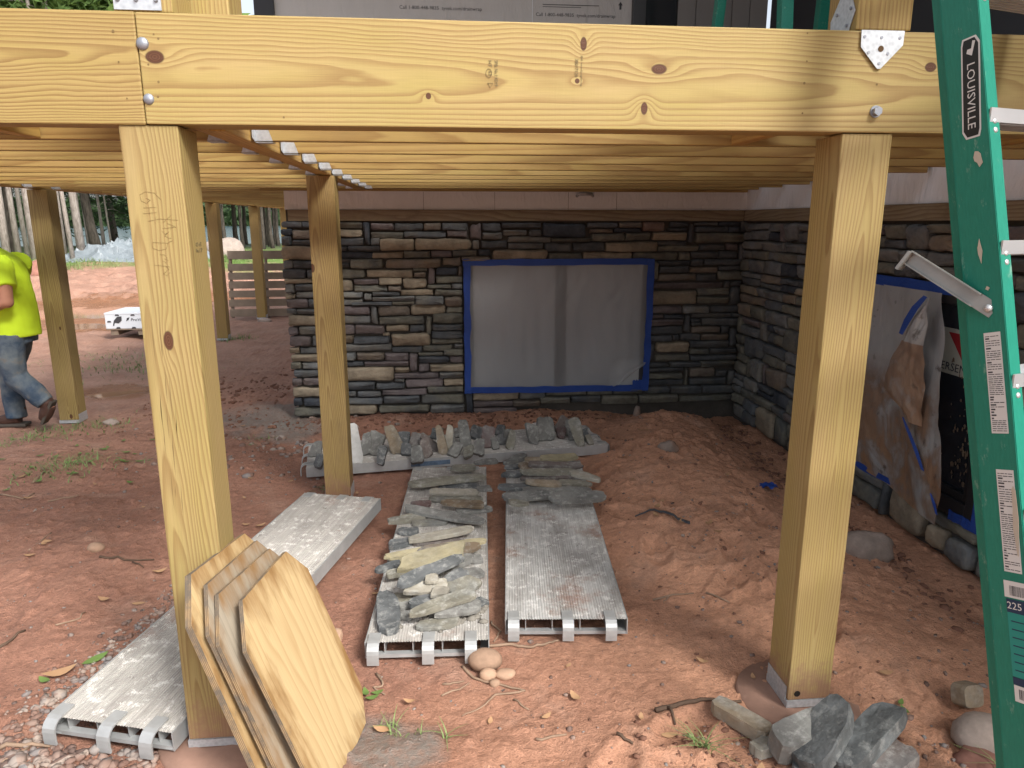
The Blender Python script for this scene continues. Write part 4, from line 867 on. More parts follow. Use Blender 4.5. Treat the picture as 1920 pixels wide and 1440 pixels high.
def slab_mesh(L, W, T, seed, rough=1.0, block=False):
    """split flagstone: sharp broken outline, flat faces, chipped rim"""
    rr = random.Random(seed); n = 22; pts = []
    sx = rr.uniform(5.0, 9.0) if block else rr.uniform(2.8, 6.0); ph = rr.uniform(0, 6); tap = rr.uniform(-.28, .28) * rough; bend = rr.uniform(-.10, .10) * rough; ta = rr.uniform(-.35, .35) * rough
    for i in range(n):
        a = 2 * math.pi * (i + rr.uniform(-.25, .25)) / n; c, s = math.cos(a), math.sin(a)
        k = (abs(c) ** sx + abs(s) ** sx) ** (-1 / sx); k *= 1 + rough * rr.uniform(-.075, .035)
        x, y = k * c, k * s; y *= 1 + tap * x; x += ta * y * W / L * 1.2; y += bend * (1 - x * x) * 2
        pts.append((x * L / 2, y * W / 2))
    vs = []; fs = []; t1, t2 = rr.uniform(-.28, .28) * rough, rr.uniform(-.2, .2) * rough; m = min(L, W)
    o3 = Vector((seed * 1.7, 3.1, seed * .3))
    def top(x, y): return T * (.5 + t1 * x / L + t2 * y / W) + rough * T * .22 * mnoise.noise(Vector((x / m * 1.6, y / m * 1.6, 0)) + o3)
    rs_ = ((.93, 'b'), (1.0, 'l'), (.985, 'u'), (.93, 't'), (.45, 't'))
    for (s, kd) in rs_:
        for q, (x, y) in enumerate(pts):
            jx = 1 + rough * (mnoise.noise(Vector((q * .9, s * 7, seed * .77))) * .05 if kd in 'lu' else 0)
            l = math.hypot(x, y) + 1e-6; f = (l - (1 - s) * m * .5) / l if s > .5 else s; px, py = x * f * jx, y * f * jx
            z = -.5 * T if kd == 'b' else (-.42 * T if kd == 'l' else (top(px, py) - T * rr.uniform(.05, .28) if kd == 'u' else top(px, py)))
            vs.append((px, py, z))
    for r in range(4):
        for i in range(n):
            a, b = r * n + i, r * n + (i + 1) % n; fs.append((a, b, b + n, a + n))
    vs.append((0, 0, -.5 * T)); vs.append((0, 0, top(0, 0)))
    for i in range(n):
        fs.append((i + 0, len(vs) - 2, (i + 1) % n)); fs.append((4 * n + i, 4 * n + (i + 1) % n, len(vs) - 1))
    me = bpy.data.meshes.new('veneer_stone'); me.from_pydata(vs, [], fs); me.update()
    return me
ORD = lambda k: '%d%s' % (k, 'th' if 10 <= k % 100 <= 20 else {1: 'st', 2: 'nd', 3: 'rd'}.get(k % 10, 'th'))
SA, SB, SC = ('1802,19,1796,161,49,1,o|1972,159,1995,299,42,0,g|1525,-203,1640,210,51,1,o|1557,-39,1559,184,34,0,d|1406,-78,1407,177,29,1,c|1513,180,1521,256,38,0,g|1368,-76,1378,197,37,0,o|1310,-183,1305,-80,24,0,p|1244,-5,1215,213,43,1,b|1182,-193,996,198,46,1,g|1188,78,1221,252,35,0,g|1079,-273,1109,-96,46,0,o|1047,-143,1058,26,38,0,o|953,-214,949,-116,45,0,d|805,-134,893,148,43,1,c|797,-237,833,-134,47,0,d|816,-122,864,106,25,0,m|632,-217,754,204,38,1,y|663,-83,689,183,47,1,b|487,-144,570,112,77,2,y|543,-266,598,-158,38,0,d|446,-205,467,-128,36,1,o|268,-123,487,111,43,3,d|590,27,629,159,54,0,g|629,159,636,203,42,0,g|275,-107,298,58,42,2,c|305,50,456,123,51,1,d|494,117,507,207,45,0,g|290,65,375,173,54,1,o|242,3,247,67,26,2,c|301,-22,307,18,19,3,c|285,-153,303,-83,46,0,o|221,-128,260,-64,34,0,g|198,-79,248,45,41,1,d|90,-61,221,175,40,2,o|134,27,180,196,44,1,g|264,178,221,214,42,0,d|161,-114,166,-80,26,0,g|88,-42,107,107,40,0,o|315,-190,50,-156,63,0,d', '1824,-249,1966,-115,52,0,g|1829,-118,1828,-15,34,1,t|1828,-15,1880,212,46,1,y|1739,-249,1772,-147,34,0,d|1659,-160,1675,-89,55,1,b|1644,-90,1626,215,44,2,m|1609,-264,1608,-134,49,0,d|1500,-137,1530,168,43,2,o|1499,149,1377,298,42,2,c|1500,-142,1499,144,43,1,m|1336,-120,1320,68,41,2,t|1395,63,1379,247,37,1,o|1325,-278,1339,-104,46,1,d|1297,-131,1267,230,46,1,g|1176,-246,1201,20,50,1,g|1030,-222,1030,-123,38,2,o|1079,12,1128,291,54,2,g', '-880,4623,-860,150,63,g|-821,4402,-809,128,50,d|-590,4477,-630,308,83,w|-547,4626,-538,198,63,g|-492,4621,-460,203,86,g|-432,4429,-413,164,49,d|-328,4641,-393,242,74,t|-299,4843,-307,132,77,d|-275,4583,-277,127,62,d|-226,4760,-210,148,76,m|-193,4439,-198,154,71,g|-136,4535,-157,174,67,m|-60,4670,-172,163,52,m|-97,4942,-85,121,48,d|-26,4595,-56,252,51,t|3,4701,23,220,46,c|40,4553,65,121,62,g|40,4712,25,206,37,g|38,4540,82,137,54,g|76,4959,78,113,45,g|135,4723,109,246,68,g|137,4512,140,119,59,o|208,4903,218,139,77,d|204,4561,221,151,66,g|267,4710,291,199,74,p|331,4665,312,135,43,g|369,4761,375,117,69,d|368,4997,400,99,59,d|414,4778,427,150,56,g|422,4656,453,179,49,o|601,4760,596,190,69,g|680,4837,695,218,115,g|730,4963,701,80,52,d|820,4866,830,126,58,p|819,5023,889,147,86,m|875,4927,886,167,39,g|928,4688,887,254,69,o|992,4786,985,138,38,d|888,4817,901,98,57,g|1000,4702,989,65,38,c')
def size_word(L): return 'long' if L > .27 else 'short' if L < .15 else 'medium'
def lay(data, pl, ang, o, where, seed0, grp):
    es = []
    for i, e in enumerate(data.split('|')):
        la, ra, lb, rb, wd, ly, c = e.split(','); la, ra, lb, rb, wd = (int(q) / 1000 for q in (la, ra, lb, rb, wd)); es.append((la, ra, lb, rb, wd, int(ly), c, i))
    es.sort(key=lambda q: q[0] + q[2])
    for k, (la, ra, lb, rb, wd, ly, c, i) in enumerate(es):
        L = max(math.hypot(la - lb, ra - rb), .05); L *= 1.10; W = max(wd * 1.55, .055); T = min(max(wd * .45, .016), .030)
        cl, cr = (la + lb) / 2, (ra + rb) / 2
        if W > L: L, W = W, L; an = math.atan2(lb - la, rb - ra) + math.pi / 2
        else: an = math.atan2(lb - la, rb - ra)
        dx, dy = math.sin(ang), math.cos(ang); x = o[0] + cl * dx + cr * dy; y = o[1] + cl * dy - cr * dx
        rr = random.Random(seed0 + i)
        ob = mobj('veneer_stone', slab_mesh(L, W, T, seed0 + i), LS[c], None, (x, y, .080 + ly * .026 + T / 2), (rr.uniform(.02, .30) * (1 if ly else .3), rr.uniform(-.05, .05), an - ang))
        tag(ob, '%s %s stone slab on the %s, %s from its near end' % (size_word(L), CN[c], where, ORD(k + 1)), 'stone', grp)
lay(SA, plA, R(3.03), (-.09, 2.40), 'left centre plank', 100, 'stone slabs laid on the left centre plank')
lay(SB, plB, R(5.07), (.4515, 2.50), 'right centre plank', 200, 'stone slabs laid on the right centre plank')
cs = []
for i, e in enumerate(SC.split('|')):
    bx, by, tx, tz, wd, c = e.split(','); cs.append((*(int(q) / 1000 for q in (bx, by, tx, tz, wd)), c, i))
cs.sort()
for k, (bx, by, tx, tz, wd, c, i) in enumerate(cs):
    a = Vector((bx, by, .080)); b = Vector((tx, by + .07, max(tz, .115))); ax = b - a; L = ax.length + .02
    rr = random.Random(300 + i); M = frame((a + b) / 2, ax, Vector((1, .25 * rr.uniform(-1, 1), 0)))
    me = slab_mesh(L, wd * 1.15, max(.032, wd * rr.uniform(.45, .75)), 300 + i, .9 if c != 'w' else .4, True)
    ob = mobj('veneer_stone', me, LS[c]); ob.matrix_world = M
    tag(ob, '%s %s stone stood on the crosswise plank, %s from the left' % ('tall' if L > .17 else 'small', CN[c], ORD(k + 1)), 'stone', 'stones stood on the crosswise plank')
# wet mortar dropped on the left centre plank
rr = random.Random(9); bm = bmesh.new()
for (cx, cy, s, n) in ((.06, .17, .16, 60), (.17, .22, .07, 40), (-.20, .25, .03, 10)):
    for i in range(n):
        x, y = rr.gauss(cx, s * .5), rr.gauss(cy, s * .28); x = max(-.2, min(.21, x)); r = rr.uniform(.006, .022)
        q = bmesh.ops.create_icosphere(bm, subdivisions=1, radius=r)['verts']
        for v in q: v.co = Vector((v.co.x * 1.3 + x, v.co.y + y, v.co.z * .6 + .074)) + Vector((rr.uniform(-1, 1), rr.uniform(-1, 1), rr.uniform(-1, 1))) * r * .2
o = from_bm('mortar_droppings', bm, plain('wet_mortar', (.19, .175, .15), .8, 0, .3, 40, .6, 90), None, plA.location, (0, 0, -R(3.03)), smooth=True); tag(o, kind='stuff'); o['label'] = 'grey mortar droppings at the near end of the left centre plank'
# small white round can lid behind the cross plank
bm = bmesh.new(); bmesh.ops.create_uvsphere(bm, u_segments=20, v_segments=12, radius=.038)
ball = from_bm('ball', bm, plain('chalky_white_ball', (.62, .60, .58), .7, 0, .1, 20), None, (.655, 5.10, .095), smooth=True); tag(ball, 'small dirty white ball behind the stones on the crosswise plank', 'ball')

# ------------------------------------------------------------------ plywood sheets leaning on the front left post
def mat_ply(name, base, dark, stain):
    t = NT(name); s = t.sep(t.tc()); X, Y, Z = s
    low = t.noise(t.comb(t.math('MULTIPLY', X, 5.0), t.math('MULTIPLY', Y, .7), Z), 1.5, 2, .5)
    rg = t.math('FRACT', t.math('ADD', t.math('MULTIPLY', X, 26.0), t.math('MULTIPLY', low, 5.0)))
    ring = t.ramp(rg, [(0.0, 0.0), (.6, .35), (.85, 1.0), (1.0, 0.0)])
    c = t.mix(t.math('MULTIPLY', ring, .42), base, dark)
    fib = t.noise(t.comb(t.math('MULTIPLY', X, 300.0), t.math('MULTIPLY', Y, 7.0), t.math('MULTIPLY', Z, 300.0)), 1.0, 3)
    c = t.mix(.5, c, t.mix(fib, (.3, .3, .3), (.7, .7, .7)), 'OVERLAY')
    r = t.math('MAXIMUM', t.math('MULTIPLY', t.math('ABSOLUTE', X), 4.6), t.math('MULTIPLY', t.math('ABSOLUTE', Y), 3.0))
    m = t.ramp(t.math('ADD', t.math('MULTIPLY', r, .9), t.math('MULTIPLY', t.math('SUBTRACT', t.noise(t.vm('MULTIPLY', t.tc(), (9.0, 2.2, 3.0)), 1.6, 5, .6), .5), 1.3)), [(.66, 0.0), (.98, .9)])
    c = t.mix(t.math('MULTIPLY', m, stain), c, (.20, .105, .035))
    m2 = t.ramp(t.noise(t.vm('ADD', t.tc(), (4, 2, 1)), 10, 6, .7), [(.58, 0.0), (.68, .75)])
    c = t.mix(t.math('MULTIPLY', m2, t.math('MULTIPLY', m, stain)), c, (.085, .075, .06))
    t.bump(t.math('ADD', fib, ring), .25, .001)
    return t.set(Base_Color=c, Roughness=.7)
M_PLYF = mat_ply('plywood_face', (.46, .345, .185), (.29, .17, .065), 1.0)
M_PLYM = mat_ply('mortar_smeared_plywood', (.30, .26, .20), (.17, .145, .11), 1.0)
def mat_plyedge():
    t = NT('plywood_edge'); z = t.sep(t.tc())[2]; n = t.noise(t.tc(), 25, 5, .7)
    b = t.ramp(t.math('FRACT', t.math('ADD', t.math('MULTIPLY', z, 210.0), t.math('MULTIPLY', n, .5))), [(.0, 0.0), (.4, .1), (.5, 1.0), (.9, .9), (1.0, 0.0)])
    c = t.mix(b, (.36, .26, .145), (.15, .09, .045)); c = t.mix(t.ramp(t.noise(t.tc(), 11, 5, .7), [(.45, 0.0), (.6, .85)]), c, (.11, .095, .078))
    return t.set(Base_Color=c, Roughness=.85)
M_PLYE = mat_plyedge()
# octagon outline in the sheet plane: x towards the wall (far), y up the sheet
OCT = [(-.155, -.30), (.145, -.30), (.215, -.215), (.222, .235), (.150, .335), (-.145, .335), (-.222, .225), (-.222, -.20)]
a3, b3, d3 = Vector((-.561, 1.818, .60)), Vector((-.507, 2.103, .60)), Vector((-.307, 2.022, .05))
ex = (b3 - a3).normalized(); ey = -(d3 - b3); ey = (ey - ex * ey.dot(ex)).normalized(); ez = ex.cross(ey)
if ez.x < 0: ez = -ez
top = (a3 + b3) / 2
def ply(off, slide, up, spin, t, mat, label, s=1.0, tiltz=0.0):
    bm = bmesh.new(); bot = []; tp = []
    for (x, y) in OCT:
        bot.append(bm.verts.new((x * s, y * s, -t))); tp.append(bm.verts.new((x * s, y * s, 0)))
    f1 = bm.faces.new(tp); f2 = bm.faces.new(bot[::-1]); n = len(OCT); sd = [bm.faces.new((bot[i], bot[(i + 1) % n], tp[(i + 1) % n], tp[i])) for i in range(n)]
    for f in sd: f.material_index = 1
    me = bpy.data.meshes.new('plywood_board'); bm.normal_update(); bm.to_mesh(me); bm.free(); me.materials.append(mat); me.materials.append(M_PLYE)
    o = mobj('plywood_board', me)
    c = top - ey * .335 - ez * off + ex * slide + ey * up
    M = Matrix((ex, ey, ez)).transposed().to_4x4(); M.translation = c
    o.matrix_world = M @ Matrix.Rotation(spin, 4, 'Z') @ Matrix.Rotation(tiltz, 4, 'Y')
    return tag(o, label, 'plywood', 'plywood boards leaning on the post')
ply(0, 0, 0, 0, .013, M_PLYF, 'front octagonal plywood board with clean yellow face leaning towards the post')
ply(.046, -.022, .034, R(-2.5), .013, M_PLYM, 'mortar smeared plywood board second in the leaning stack', tiltz=R(-2))
ply(.070, -.016, .070, R(-2.0), .013, M_PLYM, 'plywood board third in the leaning stack, stained at its edges')
ply(.102, -.022, .100, R(-3.5), .020, M_PLYF, 'rearmost plywood board of the leaning stack, touching the post', 1.02)

# ------------------------------------------------------------------ green fibreglass stepladder, close on the right
def mat_fg():
    t = NT('green_fibreglass'); v = t.tc()
    s = t.noise(t.vm('MULTIPLY', v, (6.0, 1.0, 6.0)), 30, 4, .7)
    c = t.mix(s, (.006, .135, .092), (.020, .225, .158))
    c = t.mix(t.ramp(t.noise(t.vm('MULTIPLY', v, (1.0, .35, 1.0)), 34, 6, .75), [(.60, 0.0), (.70, .6)]), c, (.24, .36, .29))
    t.bump(t.noise(v, 260, 3), .10, .002)
    return t.set(Base_Color=c, Roughness=.42)
M_FG = mat_fg(); M_STEP = plain('ladder_aluminium', (.50, .51, .52), .38, .55, .12, 12, .06, 60)
M_LWHITE = plain('label_white', (.60, .60, .58), .5, 0, .05); M_LBLACK = plain('label_black', (.012, .014, .015), .45); M_LTEAL = plain('label_teal', (.02, .24, .20), .5, 0, .1); M_LNAVY = plain('label_navy', (.015, .035, .075), .5)
F = Vector((.29, -.956, 0)).normalized(); S = Vector((.956, .29, 0)).normalized()
topp = Vector((1.16506, 1.6548, 2.0786)); lowp = Vector((1.24894, 1.2322, .4114))
ax = (topp - lowp).normalized(); base = lowp - ax * (lowp.z / ax.z)
LAD = empty('stepladder', base); tag(LAD, 'tall green fibreglass stepladder standing at the right edge', 'ladder')
# rail frame: local x = from back edge to front edge of the web (towards the climber), y = up the rail, z = outwards (to the left)
fx = (F - ax * F.dot(ax)).normalized()
RM = frame(Vector((0, 0, 0)), fx, ax)
if RM.col[2].xyz.dot(-S) < 0: print('rail normal flipped')
nz = RM.col[2].xyz
def rail(name, off, sgn, W=.088, flg=.036, L=2.9, par=LAD):
    bm = bmesh.new(); t = .004
    bm_box(bm, -W / 2, W / 2, 0, L, -t, 0, 0)
    for s in (-1, 1):
        x0, x1 = sorted((s * (W / 2 + .0002), s * (W / 2 - t))); z0, z1 = (-flg, -t - .0001)
        bm_box(bm, x0, x1, 0, L, z0, .0006)
    if sgn < 0: bmesh.ops.scale(bm, vec=(1, 1, -1), verts=bm.verts); bmesh.ops.reverse_faces(bm, faces=bm.faces)
    bmesh.ops.bevel(bm, geom=[e for e in bm.edges if e.calc_length() > 1], offset=.0015, segments=2, affect='EDGES')
    o = from_bm(name, bm, M_FG, par); o.matrix_local = Matrix.Translation(off) @ RM; return o
railL = rail('rail', Vector((0, 0, 0)), 1)
railR = rail('rail', S * .50, -1)
inv = RM.inverted()
# steps between the front rails
for k in range(1, 10):
    h = .12 + .292 * k
    bm = bmesh.new(); M4 = Matrix.Translation(ax * h) @ frame((0, 0, 0), S, F)
    bm_box(bm, .004, .496, -.040, .046, -.003, .0, 0); bm_box(bm, .004, .496, .042, .046, -.030, -.003); bm_box(bm, .004, .496, -.040, -.036, -.026, -.003)
    for q in range(6): bm_box(bm, .004, .496, -.034 + q * .0135, -.030 + q * .0135, 0.0003, .003)
    o = from_bm('step', bm, M_STEP, LAD); o.matrix_local = M4
    for (dy, dx) in ((.012, .020), (-.008, .020)):
        bm = bmesh.new(); bmesh.ops.create_uvsphere(bm, u_segments=10, v_segments=6, radius=.0068)
        o = from_bm('rivet', bm, M_STEP, LAD, smooth=True); o.matrix_local = RM @ Matrix.Translation((.0442, h + dy - .02, -dx)) @ Matrix.Diagonal((.5, 1, 1, 1))
# rear rails, spread backwards, and top cap
for s in (.055, .445):
    bm = bmesh.new(); bm_box(bm, -.03, .03, .05, 2.86, -.018, .018, .003); o = from_bm('rear_rail', bm, M_FG, LAD); o.matrix_local = Matrix.Translation(S * s - F * .062) @ RM
bm = bmesh.new(); bm_box(bm, -.03, .53, -.15, .07, 0, .06, .008); o = from_bm('top_cap', bm, M_FG, LAD); o.matrix_local = Matrix.Translation(ax * 2.89) @ frame((0, 0, 0), S, F)
for s in (0, .5):
    bm = bmesh.new(); bm_box(bm, -.05, .05, -.02, .03, -.042, .006, .004); o = from_bm('foot', bm, M_LBLACK, LAD); o.matrix_local = Matrix.Translation(S * s) @ RM
# stickers, placed on the web
def W2(px): return px
def sticker(name, x0, x1, y0, y1, mat, d=.0009):
    bm = bmesh.new(); bm_box(bm, x0, x1, y0, y1, .0004, d); o = from_bm(name, bm, mat, railL); return o
def poly_sticker(name, pts, z0, z1, mat, par): return prism(name, pts, z0, z1, mat, par)

def octa(x0, x1, y0, y1, c): return [(x0, y0 + c), (x0 + c * .55, y0), (x1 - c * .2, y0), (x1, y0 + c * .9), (x1, y1 - c), (x1 - c * .55, y1), (x0 + c * .2, y1), (x0, y1 - c * .9)]
nm = prism('name_plate', octa(-.011, .032, 1.838, 2.060, .016), .0004, .0009, M_LWHITE, railL, rot=(0, 0, R(4))); nm.rotation_euler = (0, 0, R(-4.0)); nm.location = (-.134, .0055, 0)
prism('name_field', octa(-.0075, .0285, 1.842, 2.056, .015), .0010, .0013, M_LBLACK, nm)
text('name_lettering', 'LOUISVILLE', .0255, M_LWHITE, nm, frame((.0105, 1.931, .0016), (0, -1, 0), (1, 0, 0)), .0001, sx=1.13)
prism('name_logo', [(.002, 2.026), (.014, 2.018), (.022, 2.048), (.016, 2.050), (.013, 2.034), (.004, 2.034)], .0014, .0018, M_LWHITE, nm)
def warn(x0, x1, y0, y1, seed, rot=0.0):
    o = sticker('warning_label', x0, x1, y0, y1, M_LWHITE); rr = random.Random(seed); y = y1 - .008
    while y > y0 + .006:
        h = rr.choice((.0016, .0016, .0018, .0034)); x = x0 + .003
        while x < x1 - .004:
            w = min(rr.uniform(.004, .014), x1 - .003 - x); bm = bmesh.new(); bm_box(bm, x, x + w, y - h, y, .0010, .0012); from_bm('print_line', bm, M_INK, o); x += w + .0016
            if h > .003: break
        y -= h + rr.uniform(.0022, .0040)
    return o
warn(-.006, .031, 1.178, 1.402, 1); warn(-.004, .034, .872, 1.098, 2)
b1 = sticker('barcode_label', -.008, .040, .815, .852, M_LWHITE)
rr = random.Random(8); x = .004
while x < .038:
    w = rr.uniform(.0006, .0018); bm = bmesh.new(); bm_box(bm, x, x + w, .820, .842, .0010, .0012); from_bm('bar', bm, M_INK, b1); x += w + rr.uniform(.0007, .0015)
tl = sticker('rating_label', -.005, .042, .640, .812, M_LTEAL)
bm = bmesh.new(); bm_box(bm, -.005, .042, .782, .812, .0010, .0013); hd = from_bm('rating_header', bm, M_LNAVY, tl)
text('rating_number', '225', .022, M_LWHITE, tl, frame((.012, .797, .0016), (1, 0, 0), (0, 1, 0)), .0001)
for k in range(7):
    bm = bmesh.new(); bm_box(bm, .002, .030 + .01 * (k % 2), .762 - k * .018, .7645 - k * .018, .0010, .0013); from_bm('print_line', bm, M_LNAVY, tl)
bm = bmesh.new(); bm_box(bm, -.005, .042, .622, .639, .0004, .0009); from_bm('rating_footer', bm, M_LNAVY, railL)
b2 = sticker('barcode_label', -.004, .044, .585, .621, M_LWHITE); x = .006
while x < .038:
    w = rr.uniform(.0006, .0018); bm = bmesh.new(); bm_box(bm, x, x + w, .592, .614, .0010, .0012); from_bm('bar', bm, M_INK, b2); x += w + rr.uniform(.0007, .0015)
# smears of mortar on the rail
rr = random.Random(4)
for (cx, cy, w_, h_) in ((.016, 1.79, .012, .02), (.002, 1.585, .006, .028), (.030, .99, .007, .10), (.012, 1.50, .005, .006)):
    n = 9; pts = [(cx + w_ * math.cos(2 * math.pi * k / n) * rr.uniform(.4, 1.1), cy + h_ * math.sin(2 * math.pi * k / n) * rr.uniform(.5, 1.1)) for k in range(n)]
    prism('mortar_smear', pts, .0013, .0022, plain('dried_mortar', (.46, .41, .33), .9), railL)

# spreader bar swung loose
pv = (1.2005, 1.4732, 1.4125)
piv = Vector(pv); end = Vector((1.101, 1.628, 1.517))
d = end - piv; M4 = Matrix.Translation(piv) @ frame((0, 0, 0), d, ax)
bm = bmesh.new(); bm_box(bm, -.012, d.length, -.017, .017, 0, .003, 0); bm_box(bm, .03, d.length, .0145, .017, -.012, .0); bm_box(bm, .03, d.length, -.017, -.0145, -.008, .0)
bm_box(bm, d.length - .004, d.length + .003, -.034, .014, -.020, .012)
for q in (-.024, -.008, .006): bm_box(bm, d.length - .006, d.length - .0042, q - .003, q + .003, .000, .008)
sp = from_bm('spreader_bar', bm, plain('dull_steel', (.30, .30, .28), .45, .6, .3, 20, .1, 60), LAD); sp.matrix_local = Matrix.Translation(-base) @ M4
bm = bmesh.new(); bmesh.ops.create_uvsphere(bm, u_segments=12, v_segments=6, radius=.009); o = from_bm('rivet', bm, M_STEP, LAD, (piv - base) + nz * .003, smooth=True)

# second stepladder standing on the deck, only its legs show above the beam
L2 = empty('stepladder', (1.55, 3.6, 2.107)); tag(L2, 'dark green stepladder up on the deck, only its legs showing above the beam', 'ladder')
for (x0, x1, y0, tl) in ((.10, .16, 0, .05), (.52, .58, 0, -.05), (-.02, .03, .75, .03), (.62, .68, .75, -.03)):
    bm = bmesh.new(); bm_box(bm, x0, x1, -.03, .03, 0, 2.0, .004, Matrix.Translation((0, y0, 0)) @ Matrix.Rotation(R(8 if y0 else -12), 4, 'X') @ Matrix.Rotation(tl, 4, 'Y')); from_bm('rail' if not y0 else 'rear_rail', bm, M_FG, L2)
for k in range(1, 7): box('step', .15, .53, -.06 + k * .062, .03 + k * .062, k * .29, k * .29 + .03, M_STEP, L2)

# ------------------------------------------------------------------ worker walking out of frame on the left
def fuse(name, bm, mat, parent, voxel=.012, smooth_it=4, wrinkle=0.0, wscale=18.0):
    me = bpy.data.meshes.new('tmp'); bm.to_mesh(me); bm.free(); t = bpy.data.objects.new('tmp', me); COL.objects.link(t)
    m = t.modifiers.new('r', 'REMESH'); m.mode = 'VOXEL'; m.voxel_size = voxel
    s = t.modifiers.new('s', 'SMOOTH'); s.factor = .5; s.iterations = smooth_it
    bpy.context.view_layer.update()
    out = bpy.data.meshes.new_from_object(t.evaluated_get(bpy.context.evaluated_depsgraph_get())); bpy.data.objects.remove(t, do_unlink=True)
    out.name = name; out.materials.clear()
    if wrinkle:
        for v in out.vertices:
            q = v.co; n = mnoise.noise(Vector((q.x * wscale, q.y * wscale, q.z * wscale * .55))) + .5 * mnoise.noise(q * wscale * 2.1)
            v.co += v.normal * n * wrinkle
    return mobj(name, out, mat, parent, smooth=True)
def loft(bm, rings, n=20):
    rs = [[bm.verts.new((c[0] + rx * math.cos(2 * math.pi * k / n), c[1] + ry * math.sin(2 * math.pi * k / n), c[2])) for k in range(n)] for (c, rx, ry) in rings]
    for a, b in zip(rs, rs[1:]):
        for k in range(n): bm.faces.new((a[k], a[(k + 1) % n], b[(k + 1) % n], b[k]))
    bm.faces.new(rs[0][::-1]); bm.faces.new(rs[-1])
def ball_(bm, c, r, sc=(1, 1, 1)):
    q = bmesh.ops.create_uvsphere(bm, u_segments=14, v_segments=10, radius=r)['verts']
    for v in q: v.co = Vector((v.co.x * sc[0], v.co.y * sc[1], v.co.z * sc[2])) + Vector(c)
def limb(bm, pts, rads):
    bm_tube(bm, pts, rads, 14)
    for p, r in list(zip(pts, rads))[1:-1]: ball_(bm, p, r)
M_SKIN = plain('skin', (.42, .20, .13), .55, 0, .12, 30, .1, 150); M_SHIRT = plain('lime_safety_shirt', (.58, .80, .03), .75, 0, .10, 7, .25, 220)
def mat_jean():
    t = NT('worn_denim'); v = t.tc(); f = t.noise(v, 5.5, 5, .6)
    c = t.mix(t.ramp(f, [(.38, 0.0), (.66, 1.0)]), (.035, .062, .105), (.17, .20, .215)); c = t.mix(t.ramp(t.noise(v, 11, 4), [(.58, 0.0), (.7, .5)]), c, (.19, .14, .09))
    t.bump(t.noise(v, 240, 3), .3, .002); return t.set(Base_Color=c, Roughness=.85)
M_JEAN = mat_jean(); M_BOOT = plain('brown_boot', (.060, .030, .022), .6, 0, .3, 20, .3, 60); M_SOLE = plain('boot_sole', (.07, .06, .05), .8); M_HAIR = plain('dark_hair', (.025, .017, .012), .8, 0, .3, 60, .5, 200)
person = empty('person', (-3.35, 5.76, 0)); tag(person, 'person in lime yellow shirt and worn jeans walking out at the left edge', 'person')
OF = Vector((3.35, -5.76, 0))
def P3(x, y, z): return (x + 3.35, y - 5.76, z)
bm = bmesh.new()
loft(bm, [(P3(-3.29, 5.76, .72), .13, .15), (P3(-3.285, 5.76, .90), .115, .15), (P3(-3.30, 5.76, 1.10), .115, .155), (P3(-3.325, 5.76, 1.26), .115, .175), (P3(-3.355, 5.76, 1.36), .075, .12), (P3(-3.375, 5.76, 1.42), .056, .06), (P3(-3.40, 5.76, 1.50), .058, .06)])
ball_(bm, P3(-3.435, 5.76, 1.585), .105, (.98, .78, 1.14)); ball_(bm, P3(-3.465, 5.76, 1.525), .07, (1, .85, .9))
ball_(bm, P3(-3.545, 5.76, 1.56), .018, (1.1, .8, 1.3))                                        # nose
for s in (-1, 1): ball_(bm, P3(-3.42, 5.76 + s * .083, 1.57), .026, (.7, .35, 1.2)); ball_(bm, P3(-3.522, 5.76 + s * .034, 1.592), .013)
ball_(bm, P3(-3.528, 5.76, 1.512), .022, (.5, 1.2, .35))                                       # mouth
limb(bm, [P3(-3.245, 5.60, 1.32), P3(-3.17, 5.525, 1.19), P3(-3.155, 5.50, 1.03), P3(-3.27, 5.49, .985), P3(-3.40, 5.50, .95)], [.065, .055, .046, .042, .029])
limb(bm, [P3(-3.25, 5.92, 1.32), P3(-3.37, 5.985, 1.18), P3(-3.44, 6.0, 1.08), P3(-3.53, 5.98, 1.04), P3(-3.64, 5.95, 1.0)], [.065, .055, .046, .042, .029])
for (wx, wy, wz, s) in ((-3.40, 5.50, .95, 1), (-3.64, 5.95, 1.0, -1)):
    ball_(bm, P3(wx - .055, wy, wz - .012), .042, (1.25, .55, .95))
    for k, (dz, ln) in enumerate(((.028, .070), (.010, .082), (-.010, .076), (-.028, .060))):
        a = Vector(P3(wx - .085, wy, wz - .012 + dz)); limb(bm, [a, a + Vector((-ln * .5, 0.012 * s, -.012)), a + Vector((-ln * .8, .030 * s, -.034)), a + Vector((-ln * .75, .042 * s, -.056))], [.0105, .010, .009, .007])
    a = Vector(P3(wx - .04, wy, wz + .025)); limb(bm, [a, a + Vector((-.035, .02 * s, .018)), a + Vector((-.065, .03 * s, .006))], [.012, .0105, .008])
NL = [P3(-3.27, 5.665, .78), P3(-3.285, 5.66, .60), P3(-3.265, 5.66, .44), P3(-3.15, 5.66, .32), P3(-3.07, 5.66, .225)]
FL = [P3(-3.30, 5.855, .78), P3(-3.37, 5.86, .58), P3(-3.42, 5.86, .42), P3(-3.425, 5.86, .25), P3(-3.42, 5.86, .09)]
limb(bm, NL, [.085, .075, .058, .052, .038]); limb(bm, FL, [.085, .075, .058, .052, .038])
limb(bm, [P3(-3.045, 5.66, .215), P3(-3.085, 5.66, .15), P3(-3.11, 5.66, .10)], [.036, .034, .024]); limb(bm, [P3(-3.40, 5.86, .06), P3(-3.50, 5.86, .05), P3(-3.58, 5.86, .035)], [.038, .036, .024])
fuse('body', bm, M_SKIN, person, .010, 3)
bm = bmesh.new()
